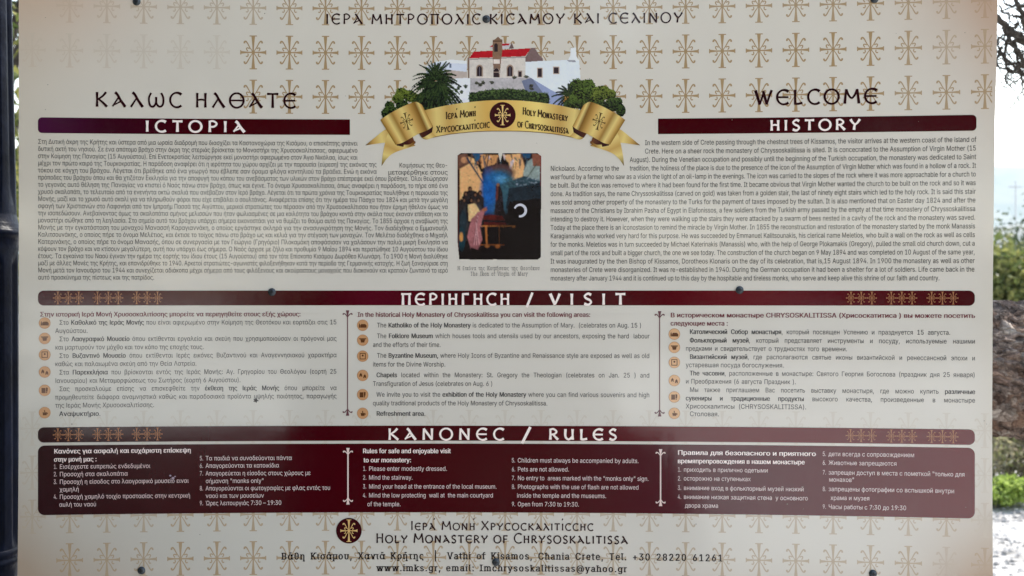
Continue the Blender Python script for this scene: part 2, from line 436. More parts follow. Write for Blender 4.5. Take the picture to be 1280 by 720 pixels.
def para(lines, name, cap, col=INKC, label=None, layer=3, bold=False, hs0=.80, parent=None, serif=False, gap=.2):
    ink = Ink()
    for (s, x0, x1, y) in lines: line(ink, s, x0, x1, y, cap, col, bold=bold, hs0=hs0, serif=serif, gap=gap)
    return ink.build(name, layer, label=label, parent=parent)
# ---- Greek history
GH = """Στη Δυτική άκρη της Κρήτης και ύστερα από μια ωραία διαδρομή που διασχίζει τα Καστανοχώρια της Κισάμου, ο επισκέπτης φτάνει
δυτική ακτή του νησιού. Σε ένα απότομο βράχο στην άκρη της στεριάς βρίσκεται το Μοναστήρι της Χρυσοσκαλίτισσας, αφιερωμένο
στην Κοίμηση της Παναγίας (15 Αυγούστου). Επί Ενετοκρατίας λειτούργησε εκεί μοναστήρι αφιερωμένο στον Άγιο Νικόλαο, ίσως και
μέχρι τον πρώτο καιρό της Τουρκοκρατίας. Η παράδοση αναφέρει ότι η ιερότητα του χώρου αρχίζει με την παρουσία (εύρεση) της εικόνας της
τόκου σε κόγχη του βράχου. Λέγεται ότι βρέθηκε από ένα γεωργό που έβλεπε σαν όραμα φλόγα καντηλιού τα βράδια. Ενώ η εικόνα
πρόποδες του βράχου όπου και θα χτιζόταν Εκκλησία για την αποφυγή του κόπου του ανεβάσματος των υλικών στον βράχο επέστρεψε εκεί όπου βρέθηκε. Όλοι θεώρησαν
το γεγονός αυτό θέληση της Παναγίας να κτιστεί ό Ναός πάνω στον βράχο, όπως και έγινε. Το όνομα Χρυσοσκαλίτισσα, όπως αναφέρει η παράδοση, το πήρε από ένα
χρυσό σκαλοπάτι, το τελευταίο από τα ενενήντα οκτώ σκαλιά που ανέβαζαν στον Ιερό βράχο. Λέγεται ότι τα πρώτα χρόνια της Τουρκοκρατίας πουλήθηκε η περιουσία της
Μονής, μαζί και το χρυσό αυτό σκαλί για να πληρωθούν φόροι που είχε επιβάλει ο σουλτάνος. Αναφέρεται επίσης ότι την ημέρα του Πάσχα του 1824 και μετά την μεγάλη
σφαγή των Χριστιανών στο Λαφονήσι από τον Ιμπραήμ Πασσά της Αιγύπτου, μερικοί στρατιώτες του πέρασαν από την Χρυσοσκαλίτισσα που ήταν έρημη ήθελαν όμως να
την ισοπεδώσουν. Ανεβαίνοντας όμως τα σκαλοπάτια σμήνος μελισσών που ήταν φωλιασμένες σε μια κοιλότητα του βράχου κοντά στην σκάλα τους έκαναν επίθεση και το
μοναστήρι σώθηκε από τη λεηλασία. Στο σημείο αυτό του βράχου υπάρχει σήμερα εικονοστάσι για να θυμίζει το θαύμα αυτό της Παναγίας. Το 1855 άρχισε η αναβίωση της
Μονής με την εγκατάσταση του μοναχού Μανασσή Καραγιαννάκη, ο οποίος εργάστηκε σκληρά για την ανασυγκρότηση της Μονής. Τον διαδέχθηκε ο Εμμανουήλ
Καλιτσουνάκης, ο οποίος πήρε το όνομα Μελέτιος, και έκτισε το τοίχος πάνω στο βράχο ως και κελιά για την στέγαση των μοναχών. Τον Μελέτιο διαδέχθηκε ο Μιχαήλ
Κατερινάκης, ο οποίος πήρε το όνομα Μανασής, όπου σε συνεργασία με τον Γεώργιο (Γρηγόριο) Πλοκαμάκη αποφάσισαν να χαλάσουν την παλιά μικρή Εκκλησία να
κόψουν τον βράχο και να κτίσουν μεγαλύτερη, αυτή που υπάρχει έως σήμερα. Ο Ναός άρχισε με ζήλο και προθυμία 9 Μαΐου 1894 και περατώθηκε 10 Αυγούστου του ίδιου
έτους. Τα εγκαίνια του Ναού έγιναν την ημέρα της εορτής του ίδιου έτους (15 Αυγούστου) από τον τότε Επίσκοπο Κισάμου Δωρόθεο Κλωνάρη. Το 1900 η Μονή διαλύθηκε
μαζί με άλλες Μονές της Κρήτης, και επανιδρύθηκε το 1940. Αρκετοί στρατιώτες-αγωνιστές φιλοξενήθηκαν κατά την περίοδο της Γερμανικής κατοχής. Η ζωή ξαναγύρισε στη
Μονή μετά τον Ιανουάριο του 1944 και συνεχίζεται αδιάκοπα μέχρι σήμερα από τους φιλόξενους και ακούραστους μοναχούς που διακονούν και κρατούν ζωντανό το ιερό
αυτό προσκύνημα της πίστεως και της πατρίδος.""".split('\n')
L = []
for i, s in enumerate(GH):
    y = 176.8 + 8.93 * i; x1 = 560
    if i < 3: x1 = 447
    elif i < 5: x1 = 471
    elif i == 19: x1 = 193
    L.append((s, 47.5, x1, y))
L += [('Κοιμήσεως της Θεο-', 499, 560, 206.5), ('μεταφέρθηκε στους', 485, 560, 215.3)]
# left-end heights are measured; convert to the heights of a straight printed row
def rows(L, xref):
    out = []
    for s, x0, x1, y in L:
        v = (y - 360) * fb(N(xref, y)[0]); yy = v / fb(N(x0, y)[0]) + 360; out.append((s, x0, x1, yy))
    return out
para(rows(L[:20], 48) + L[20:], 'history_paragraph', 5.85, label='Greek history text in small grey print', hs0=None)
EH = """In the western side of Crete passing through the chestnut trees of Kissamos, the visitor arrives at the western coast of the island of
Crete. Here on a sheer rock the monastery of Chryssoskalitissa is sited. It is concecrated to the Assumption of Virgin Mother (15
August). During the Venetian occupation and possibly until the beginning of the Turkish occupation, the monastery was dedicated to Saint
tradition, the holiness of the place is due to the presence of the icon of the Assumption of Virgin Mother which was found in a hollow of a rock. It
was found by a farmer who saw as a vision the light of an oil-lamp in the evenings. The icon was carried to the slopes of the rock where it was more approachable for a church to
be built. But the icon was removed to where it had been found for the first time. It became obvious that Virgin Mother wanted the church to be built on the rock and so it was
done. As tradition says, the name Chryssoskalitissa (carved on gold) was taken from a golden stair, the last of ninety eight stairs which led to the holy rock. It is said this stair
was sold among other property of the monastery to the Turks for the payment of taxes imposed by the sultan. It is also mentioned that on Easter day 1824 and after the
massacre of the Christians by Ibrahim Pasha of Egypt in Elafonissos, a few soldiers from the Turkish army passed by the empty at that time monastery of Chryssoskalitissa
intending to destroy it. However, when they were walking up the stairs they were attacked by a swarm of bees nested in a cavity of the rock and the monastery was saved.
Today at the place there is an iconostasion to remind the miracle by Virgin Mother. In 1855 the reconstruction and restoration of the monastery started by the monk Manassis
Karagiannakis who worked very hard for this purpose. He was succeeded by Emmanuel Kalitsounakis, his clerical name Meletios, who built a wall on the rock as well as cells
for the monks. Meletios was in turn succeeded by Michael Katerinakis (Manassis) who, with the help of George Plokamakis (Gregory), pulled the small old church down, cut a
small part of the rock and built a bigger church, the one we see today. The construction of the church began on 9 May 1894 and was completed on 10 August of the same year,
It was inaugurated by the then Bishop of Kissamos, Dorotheos Klonaris on the day of its celebration, that is,15 August 1894. In 1900 the monastery as well as other
monasteries of Crete were disorganized. It was re-established in 1940. During the German occupation it had been a shelter for a lot of soldiers. Life came back in the
monastery after January 1944 and it is continued up to this day by the hospitable and tireless monks, who serve and keep alive this shrine of our faith and country.""".split('\n')
L = []
for i, s in enumerate(EH):
    k = i + (1 if False else 0)
    y = 178.9 + 9.94 * k * (17 / 16) * (347.6 - 178.9) / (9.94 * 17)
    x0 = 806 if i < 2 else (787 if i < 4 else 688)
    x1 = 1220.5 - .15 * i if i < 16 else 1174.5
    L.append((s, x0, x1, y))
L.append(('Nickolaos. According to the', 688, 774, L[3][3]))
para(rows(L, 690), 'history_paragraph', 6.1, label='English history text in small grey print', hs0=None)
# ---- visit
MT = C(96, 34, 46)
para([('Στην ιστορική Ιερά Μονή Χρυσοσκαλιτίσσης μπορείτε να περιηγηθείτε στους εξής χώρους:', 50, 376, 392.8)], 'paragraph_title', 5.7, MT, bold=True, hs0=None, label='bold maroon Greek line above the places to visit')
para([('In the historical Holy Monastery of Chrysoskalitissa you can visit the following areas:', 447, 738, 393.2)], 'paragraph_title', 5.7, MT, bold=True, hs0=None, label='bold maroon English line above the places to visit')
para([('В историческом монастыре CHRYSOSKALITISSA (Хрисоскатитиса ) вы можете посетить', 838, 1219, 393.8), ('следующие места :', 838, 910, 404)], 'paragraph_title', 5.7, MT, bold=True, hs0=None, label='bold maroon Russian lines above the places to visit')
VC = C(56, 56, 58)
para([('Στο *Καθολικό της Ιεράς Μονής* που είναι αφιερωμένο στην Κοίμηση της Θεοτόκου και εορτάζει στις 15', 74, 421, 403),
 ('Αυγούστου.', 69, 110, 413.3),
 ('Στο *Λαογραφικό Μουσείο* όπου εκτίθενται εργαλεία και σκεύη που χρησιμοποιούσαν οι πρόγονοί μας', 74, 421, 423.6),
 ('και μαρτυρούν τον μόχθο και τον κόπο της εποχής τους.', 69, 255, 434),
 ('Στο *Βυζαντινό Μουσείο* όπου εκτίθενται Ιερές εικόνες Βυζαντινού και Αναγεννησιακού χαρακτήρα', 74, 421, 444.5),
 ('καθώς και παλαιωμένα σκεύη από την Θεία Λατρεία.', 69, 246, 454.8),
 ('Στα *Παρεκκλήσια* που βρίσκονται εντός της Ιεράς Μονής: Αγ. Γρηγορίου του Θεολόγου (εορτή 25', 74, 421, 465.3),
 ('Ιανουαρίου) και Μεταμορφώσεως του Σωτήρος (εορτή 6 Αυγούστου).', 69, 301, 475.8),
 ('Σας προσκαλούμε επίσης να επισκεφθείτε την *έκθεση της Ιεράς Μονής* όπου μπορείτε να', 74, 421, 486),
 ('προμηθευτείτε διάφορα αναμνηστικά καθώς και παραδοσιακά προϊόντα υψηλής ποιότητος, παραγωγής', 69, 421, 496.4),
 ('της Ιεράς Μονής Χρυσοσκαλιτίσσης.', 69, 193, 506.6),
 ('*Αναψυκτήριο*.', 74, 126, 517.2)], 'visit_paragraph', 5.8, VC, label='Greek list of places to visit', hs0=.80)
para([('The *Katholiko of the Holy Monastery* is dedicated to the Assumption of Mary.  (celebrates on Aug. 15 )', 471, 802, 406.4),
 ('The *Folklore Museum* which houses tools and utensils used by our ancestors, exposing the hard  labour', 471, 812, 419.8),
 ('and the efforts of their time.', 466, 551, 430.8),
 ('The *Byzantine Museum,* where Holy Icons of Byzantine and Renaissance style are exposed as well as old', 471, 812, 444.3),
 ('items for the Divine Worship.', 466, 557, 455.3),
 ('*Chapels* located within the Monastery: St. Gregory the Theologian (celebrates on Jan. 25 ) and', 470.5, 812, 468.6),
 ('Transfiguration of Jesus (celebrates on Aug. 6 )', 466, 616, 479.5),
 ('We invite you to visit the *exhibition of the Holy Monastery* where you can find various souvenirs and high', 470.5, 812, 493),
 ('quality traditional products of the Holy Monastery of Chrysoskalitissa.', 466, 684.5, 503.8),
 ('*Refreshment area*.', 470.5, 532, 516.9)], 'visit_paragraph', 5.8, VC, label='English list of places to visit', hs0=.80)
para([('*Католический Собор монастыря*, который посвящен Успению и празднуется 15 августа.', 862, 1188, 414.5),
 ('*Фольклорный музей*, который представляет инструменты и посуду, используемые нашими', 862, 1219, 425.2),
 ('предками и свидетельствует о трудностях того времени.', 857, 1059, 435.4),
 ('*Византийский музей*, где располагаются святые иконы византийской и ренессансной эпохи и', 862, 1219, 445.8),
 ('устаревшая посуда богослужения.', 857, 980, 456),
 ('*The часовни*, расположенные в монастыре: Святого Георгия Богослова (праздник дня 25 января)', 862, 1219, 466.3),
 ('и Преображения (6 августа Праздник ).', 857, 995, 476.5),
 ('Мы также приглашаем Вас посетить выставку монастыря, где можно купить *различные*', 862, 1219, 487),
 ('*сувениры и традиционные продукты* высокого качества, произведенные в монастыре', 857, 1219, 497.5),
 ('Хрисоскалитисы  (CHRYSOSKALITISSA).', 857, 1008, 507.6),
 ('Столовая.', 862, 899, 517.2)], 'visit_paragraph', 5.8, VC, label='Russian list of places to visit', hs0=.80)
# ---- rules
RC = C(205, 192, 194)
def rules(lines, title, label):
    ink = Ink()
    for s, x0, x1, y in title: line(ink, s, x0, x1, y, 5.7, C(222, 212, 212), bold=True)
    for s, x0, x1, y in lines:
        if s[:1].isdigit() and s[1:3] == '. ':
            line(ink, s[:2], x0, x0 + 4.6, y, 5.5, RC); line(ink, s[3:], x0 + 7.4, x1, y, 5.5, RC)
        else: line(ink, s, x0, x1, y, 5.5, RC)
    ink.build('rules_paragraph', 3, label=label)
rules([('1. Εισέρχεστε ευπρεπώς ενδεδυμένοι', 67, 188, 583.2), ('2. Προσοχή στα σκαλοπάτια', 67, 160, 592.6), ('3. Προσοχή η είσοδος στο λαογραφικό μουσείο ειναι', 67, 236, 602.2),
 ('χαμηλή', 74.5, 99, 611.6), ('4. Προσοχή χαμηλό τοιχίο προστασίας στην κεντρική', 67, 238, 620.9), ('αυλή του ναού', 74, 120.5, 630.6)],
 [('Κανόνες για ασφαλή και ευχάριστη επίσκεψη', 67.5, 239, 564), ('στην μονή μας :', 67.5, 121, 574.2)], 'pale Greek rules one to four')
rules([('5. Τα παιδιά να συνοδεύονται πάντα', 249.5, 365, 572.7), ('6. Απαγορεύονται τα κατοικίδια', 249.5, 349, 582), ('7. Απαγορεύεται η είσοδος στους χώρους με', 249.5, 388.5, 591.6),
 ('σήμανση "monks only"', 257, 330, 601.1), ('8. Απαγορεύονται οι φωτογραφίες με φλας εντός του', 249.5, 413, 610.3), ('ναού και των μουσείων', 257, 330, 619.6), ('9. Ώρες λειτουργιάς 7:30 – 19:30', 249.5, 352, 628.8)], [], 'pale Greek rules five to nine')
rules([('1. Please enter modestly dressed.', 453.5, 559, 585.7), ('2. Mind the stairway.', 453.5, 516, 596.8), ('3. Mind your head at the entrance of the local museum.', 453.5, 621, 608),
 ('4. Mind the low protecting  wall at  the main courtyard', 453.5, 616.5, 619), ('of the temple.', 459, 501, 630)],
 [('Rules for safe and enjoyable visit', 453.5, 563.5, 563.6), ('to our monastery:', 454.5, 514, 575)], 'pale English rules one to four')
rules([('5. Children must always be accompanied by adults.', 639.5, 798.5, 575.3), ('6. Pets are not allowed.', 639.5, 711.5, 586.4), ('7. No entry to  areas marked with the "monks only" sign.', 639.5, 811, 597.4),
 ('8. Photographs with the use of flash are not allowed', 639.5, 798.5, 608.3), ('inside the temple and the museums.', 646, 758, 619.2), ('9. Open from 7:30 to 19:30.', 639.5, 724, 630)], [], 'pale English rules five to nine')
rules([('1. приходить в прилично одетыми', 847, 960, 586.8), ('2. осторожно на ступеньках', 847, 938.5, 597.8), ('3. внимание вход в фольклорный музей низкий', 847, 1005, 609.6),
 ('4. внимание низкая защитная стена  у основного', 847, 1010, 620.8), ('двора храма', 856, 898, 631.6)],
 [('Правила для безопасного и приятного', 847, 1020, 565.5), ('времяпрепровождения в нашем монастыре', 847, 1006, 576)], 'pale Russian rules one to four')
rules([('5. дети всегда с сопровождением', 1028, 1143, 567.2), ('6. Животные запрещаются', 1028, 1121, 578.2), ('7. запрещен доступ в места с пометкой "только для', 1028, 1206, 590.3),
 ('монахов"', 1036, 1068, 599.2), ('8. запрещены фотографии со вспышкой внутри', 1028, 1193, 611), ('храма и музея', 1038, 1087, 622), ('9. Часы работы с 7:30 до 19:30', 1028, 1133, 633.2)], [], 'pale Russian rules five to nine')
# ---- footer
FC = C(26, 22, 26)
ink = Ink()
line(ink, 'Βάθη Κισάμου, Χανιά Κρήτης  |  Vathi of Kisamos, Chania Crete, Tel. +30 28220 61261', 352, 905, 695.2, 8.6, FC, serif=True, gap=.42, track=.07, bold=True)
line(ink, 'www.imks.gr, email: Imchrysoskalitissas@yahoo.gr', 471, 785, 709.8, 8.2, FC, serif=True, gap=.36, track=.07, bold=True)
ink.build('address_lines', 4, label='serif address, telephone and email lines at the foot')
ink = Ink()
line(ink, 'Η Εικόνα της Κοιμήσεως της Θεοτόκου', 572, 675, 335.2, 4.9, C(95, 92, 92), serif=True, gap=.4, track=.06)
line(ink, 'The Ikon of Virgin of Mary', 588, 660, 342.2, 4.9, C(95, 92, 92), serif=True, gap=.4, track=.06)
ink.build('picture_caption', 3, label='small serif caption under the icon picture')

# ---------------------------------------------------------------- uncial lettering drawn with strokes (y up, cap height 1)
def O_(rx=.42, cx=.46, ry=.5): return arc(cx, .5, rx, ry, 90, 450, 24)
U = {
 'I': (.24, [([(.12, 0), (.12, 1)], (1.1, .9, 1.25))]),
 'e': (.78, [(arc(.47, .5, .41, .5, 48, 312, 18), (1.3, .8, 1, .8, 1.1)), ([(.1, .5), (.74, .5)], .8)]),
 'C': (.76, [(arc(.47, .5, .41, .5, 48, 312, 18), (1.3, .8, 1, .8, 1.1))]),
 'P': (.66, [([(.12, 0), (.12, 1)], (1.25, .9, 1)), (spline([(.05, .93), (.35, 1.0), (.60, .76), (.42, .5), (.14, .48)], 5), .85)]),
 'R': (.74, [([(.12, 0), (.12, 1)], (1.25, .9, 1)), (spline([(.05, .93), (.35, 1.0), (.58, .76), (.42, .53), (.14, .48)], 5), .85), ([(.30, .5), (.70, 0)], (.8, 1.2))]),
 'A': (.82, [(spline([(.18, 1.0), (.32, .85), (.52, .45), (.80, 0)], 5), (1.25, 1.1, 1.3)), ([(.40, .66), (.04, .04)], (.7, .7)), ([(.04, .08), (.54, .38)], (.55, .7))]),
 'L1': (.78, [(spline([(.14, 1.0), (.28, .85), (.48, .45), (.76, 0)], 5), (1.25, 1.1, 1.3)), ([(.38, .6), (.04, 0)], (.7, 1))]),
 'M': (.98, [([(.08, 0), (.16, 1)], (1.2, .8)), (spline([(.16, .98), (.3, .6), (.49, .38), (.68, .6), (.82, .98)], 4), (1.1, .8, 1.1)), ([(.82, 1), (.92, 0)], (.9, 1.25))]),
 'H': (.74, [([(.12, 0), (.12, 1)], (1.2, .85, 1.2)), ([(.62, 0), (.62, 1)], (1.2, .85, 1.2)), (spline([(.14, .5), (.36, .55), (.6, .5)], 4), .8)]),
 'T': (.74, [([(.37, 0), (.37, .97)], (1.25, .9)), ([(.02, .96), (.72, .96)], (1.1, .75, 1.1))]),
 'O': (.92, [(O_(), (.85, 1, .85, 1, .85))]),
 'Q': (.92, [(O_(), (.85, 1, .85, 1, .85)), ([(.1, .5), (.82, .5)], .75)]),
 'G': (.62, [([(.12, 0), (.12, 1)], (1.2, .9)), ([(.06, .96), (.58, .96), ], (.8, 1.1))]),
 'PI': (.78, [([(.14, 0), (.14, .97)], (1.25, .85)), ([(.64, 0), (.64, .97)], (1.25, .85)), ([(.0, .96), (.78, .96)], (1, .75, 1))]),
 'K': (.74, [([(.12, 0), (.12, 1)], (1.2, .85, 1.2)), (spline([(.66, 1), (.45, .72), (.16, .5)], 4), (1.1, .7)), (spline([(.2, .53), (.45, .3), (.72, 0)], 4), (.8, 1.2))]),
 'Y': (.76, [(spline([(.04, 1), (.18, .72), (.38, .48)], 4), (1.2, .8)), (spline([(.74, 1), (.55, .65), (.36, .45), (.30, 0)], 4), (1.1, .8, 1.2))]),
 'N': (.82, [([(.12, 0), (.12, 1)], (1.2, .8)), ([(.12, .98), (.70, .04)], (1.1, 1.1)), ([(.70, 0), (.70, 1)], (.8, 1.2))]),
 'W1': (1.02, [(spline([(.2, .98), (.07, .6), (.14, .12), (.34, .04), (.5, .3), (.51, .7)], 4), (.9, .9, 1)), (spline([(.51, .7), (.53, .25), (.70, .04), (.9, .15), (.95, .6), (.82, .98)], 4), .9)]),
 'W': (1.04, [([(.04, 1), (.30, 0)], (1.3, 1.1)), ([(.30, .02), (.54, .85)], (.8, .9)), ([(.50, .95), (.72, .02)], (1.2, 1.1)), (spline([(.72, 0), (.88, .6), (1.02, 1)], 4), (.8, 1.1))]),
 'L': (.60, [([(.12, 0), (.12, 1)], (1.0, .9, 1.25)), (spline([(.08, .05), (.3, .03), (.56, .10)], 4), (1, 1))]),
 'S': (.62, [(spline([(.55, .88), (.34, 1.0), (.1, .80), (.2, .58), (.46, .42), (.54, .2), (.34, .0), (.06, .1)], 5), (1.2, .8, 1, .8, 1.2))]),
 'V': (.76, [([(.04, 1), (.38, 0)], (1.3, 1.1)), (spline([(.38, .02), (.56, .5), (.72, 1)], 4), (.8, 1.1))]),
 'U': (.80, [(spline([(.12, 1), (.12, .3), (.36, .02), (.64, .28)], 5), (1.2, .9, .9)), ([(.66, 0), (.66, 1)], (1.2, .85, 1.2))]),
 'F': (.60, [([(.12, 0), (.12, 1)], (1.2, .9)), ([(.08, .96), (.58, .96)], (.8, 1.1)), ([(.12, .52), (.5, .52)], .8)]),
 'X': (.78, [([(.06, 1), (.74, 0)], (1.2, 1.0, 1.25)), (spline([(.72, 1), (.4, .55), (.04, 0)], 4), (1.1, .7, 1.1))]),
 "'": (.0, [([(-.32, 1.12), (-.24, 1.32)], (.7, 1.1))]),
 '/': (.5, [([(.02, -.1), (.42, 1.05)], 1.1)]),
}
MAP = {'Ι': 'I', 'Ε': 'e', 'E': 'e', 'Ρ': 'P', 'Α': 'A', 'A': 'A', 'Μ': 'M', 'Η': 'H', 'Τ': 'T', 'Ο': 'O', 'Π': 'PI', 'Λ': 'L1', 'Σ': 'C', 'Κ': 'K', 'Υ': 'Y', 'Ν': 'N', 'Ω': 'W1', 'Θ': 'Q', 'Γ': 'G', 'Χ': 'X'}
def uncial(ink, s, x0, x1, ya, yb, wt, col, small=None, gap=.55, track=.26, path=None):
    """s drawn from x0 to x1 between photo heights ya (top) and yb; lower-case letters are small capitals"""
    if path is None: u0, va = N(x0, ya); u1, _ = N(x1, ya); _, vb = N(x0, yb)
    else: u0, u1, va, vb = x0, x1, ya, yb
    h = vb - va; items = []; x = 0
    for ch in s:
        if ch == ' ': x += gap; continue
        k = 1.0
        up = ch.upper()
        if small and ch != up and ch != "'": k = small
        g = MAP.get(up, up); wd, st = U[g]
        items.append((x, k, st)); x += (wd * k + (track if wd else 0))
    tot = x - track; hx = (u1 - u0) / tot
    for (xx, k, st) in items:
        for pts, wv in st:
            P = [(u0 + (xx + px * k) * hx, vb - py * k * h) for px, py in pts]
            if path is not None: P = [path(p) for p in P]
            if np.isscalar(wv): wv = (wv,)
            if len(P) == 2: P = [P[0], ((P[0][0] + P[1][0]) / 2, (P[0][1] + P[1][1]) / 2), P[1]]
            stroke_ink(ink, P, [w_ * wt * h for w_ in wv] if len(wv) > 1 else wv[0] * wt * h, col)
TC = C(40, 8, 16); CRM = C(226, 216, 214)
def heading(name, label, rowsx, layer=4):
    ink = Ink()
    for a in rowsx: uncial(ink, *a[0], **a[1])
    ink.build(name, layer, label=label)
heading('board_title', 'uncial Greek title across the top of the board', [(('ΙΕΡΑ ΜΗΤΡΟΠΟΛΙΣ ΚΙΣΑΜΟΥ ΚΑΙ ΣΕΛΙΝΟΥ', 407.5, 853, 17.5, 30, .150, TC), {})])
heading('greeting', 'Greek greeting in large uncial letters', [(('ΚΑΛΩΣ ΗΛΘΑΤΕ', 119, 370, 115, 133.3, .150, TC), {'track': .28})])
heading('greeting', 'WELCOME in large uncial letters', [(('WELCOME', 943.5, 1096.5, 113, 131, .160, TC), {'track': .24})])
heading('bar_heading', 'pale Greek heading of the left history bar', [(('ΙΣΤΟΡΙΑ', 182, 306, 150.8, 164.6, .21, CRM), {'track': .42})])
heading('bar_heading', 'pale heading HISTORY', [(('HISTORY', 962.5, 1075, 150.3, 163.4, .21, CRM), {'track': .34})])
heading('bar_heading', 'pale heading for the visit in Greek and English', [(('ΠΕΡΙΗΓΗΣΗ', 501.5, 637, 367, 381.2, .19, CRM), {'track': .3}), (('/', 658, 667, 366.5, 382.5, .17, CRM), {}), (('VISIT', 687, 782, 367, 381, .21, CRM), {'track': .7})])
heading('bar_heading', 'pale heading for the rules in Greek and English', [(('ΚΑΝΟΝΕΣ', 485, 630, 535.5, 549.8, .18, CRM), {'track': .42}), (('/', 652, 665, 534.5, 552.5, .17, CRM), {}), (('RULES', 686, 771, 536.2, 549.5, .21, CRM), {'track': .4})])
heading('monastery_name', 'monastery name in Greek and English uncial letters at the foot',
 [(("Ιερα' Μονη' Χρυσοσκαλιτι'σσησ", 513.5, 741.5, 651.2, 662.4, .14, C(42, 22, 26)), {'small': .76, 'track': .17, 'gap': .45}),
  (('Holy Monastery of Chrysoskalitissa', 470, 784.5, 666.6, 678.6, .145, C(38, 20, 24)), {'small': .78, 'track': .16, 'gap': .42})])
# round badges
def badge(x, y, r, k, lay, label, ring=None):
    ink = Ink(); u, v = N(x, y)
    disc_ink(ink, u, v, r, C(48, 6, 14), 40)
    o = ink.build('round_emblem', lay, label=label)
    i2 = Ink(); cross(i2, u, v, k, C(214, 184, 120) if not ring else C(196, 166, 110)); i2.build('emblem_cross', lay + 1, parent=o)
badge(436.2, 663.3, 16, .66, 4, 'dark round emblem with a golden cross beside the name at the foot', True)
# dividers
def divider(x, ya, yb, col, label, t=0):
    ink = Ink(); u, va = N(x, ya); _, vb = N(x, yb)
    stroke_ink(ink, [(u, va), (u, (va + vb) / 2), (u, vb)], 1.2 + t, col)
    for e, sg in ((va, 1), (vb, -1)):
        stroke_ink(ink, [(u, e - sg * .2), (u, e + sg * 5), (u, e + sg * 9)], [4.0, 1.8, 1.2], col); stroke_ink(ink, [(u - 2, e), (u + 2, e)], 1.2, col)
        for sx in (-1, 1): stroke_ink(ink, spline([(u + sx * .3, e + sg * 7.5), (u + sx * 2.5, e + sg * 4.5), (u + sx * 5, e + sg * 3.4), (u + sx * 5.6, e + sg * 5)], 3), [1, 1.5], col)
    ink.build('divider', 3, label=label)
divider(434.5, 388.5, 519, C(96, 62, 68), 'thin maroon divider left of the English places')
divider(824.5, 389.5, 520, C(96, 62, 68), 'thin maroon divider left of the Russian places')
divider(435, 560.5, 630, C(205, 190, 188), 'pale divider left of the English rules', .5)
divider(825.7, 562, 632, C(205, 190, 188), 'pale divider left of the Russian rules', .5)
# bullet badges: church, pot, icon, two chapels, goods, cup
KIND = ['church', 'clay pot', 'icon in a frame', 'two chapels', 'boxes of goods', 'coffee cup']
def bullet(x, y, k, light):
    ink = Ink(); u, v = N(x, y); a = C(196, 158, 120) if light else C(176, 134, 96); b = C(84, 52, 30)
    disc_ink(ink, u, v, 7.1, C(158, 118, 84)); disc_ink(ink, u, v, 6.6, a)
    q = lambda P: ink.add([(u + px, v + py) for px, py in P], [tuple(range(len(P)))], b)
    if k == 0: q([(-4.8, 3), (-4.8, -.5), (-4, -2.8), (-3.2, -.5), (-3.2, 3)]); q([(-3, 3), (-3, .2), (-2, -1.6), (3.2, -1.6), (4.8, .2), (4.8, 3)])
    if k == 1: q([(-3, -.9), (3, -.9), (2, 3), (-2, 3)]); q([(-4.6, -2.4), (4.6, -2.4), (4, -1), (-4, -1)])
    if k == 2:
        for A in (((-3.8, -4), (3.8, -4), (3.8, -3), (-3.8, -3)), ((-3.8, 3), (3.8, 3), (3.8, 4), (-3.8, 4)), ((-3.8, -3), (-2.8, -3), (-2.8, 3), (-3.8, 3)), ((2.8, -3), (3.8, -3), (3.8, 3), (2.8, 3))): q(A)
        disc_ink(ink, u, v - .8, 1.3, b, 10); q([(-1.6, 2.6), (-1.1, .4), (1.1, .4), (1.6, 2.6)])
    if k == 3:
        for sx, sy in ((-2.4, -.8), (2.6, .9)): q([(sx - 1.9, sy + 2.4), (sx - 1.5, sy - .6), (sx, sy - 2.6), (sx + 1.5, sy - .6), (sx + 1.9, sy + 2.4), (sx + .6, sy + 2.4), (sx, sy + .8), (sx - .6, sy + 2.4)])
    if k == 4: q([(-3.8, -3), (.9, -3), (.9, 3.4), (-3.8, 3.4)]); q([(1.4, -3.6), (3.8, -3), (3.4, 1.5), (1.4, 1.8)]); q([(1.4, 2.1), (3, 2), (3, 3.4), (1.4, 3.4)])
    if k == 5: q([(-2.6, -.4), (2.8, -.4), (2.2, 3.2), (-2, 3.2)]); q([(-.8, -3.2), (.3, -3), (.8, -.7), (-.6, -.7)]); q([(2.9, 0), (4, .4), (3.4, 2), (2.6, 1.8)])
    return ink.build('bullet_badge', 3, label='small tan round badge showing ' + ('' if k in (3, 4) else 'an ' if k == 2 else 'a ') + KIND[k])
for x, ys, lt in ((56, (403.8, 423, 443.4, 465, 487.9, 515.8), 0), (453.4, (406.6, 425.2, 445.2, 469.3, 493.3, 516.6), 0), (842.9, (417.6, 434.2, 453, 475.6, 496.2, 516.6), 1)):
    for k, y in enumerate(ys): bullet(x, y, k, lt)

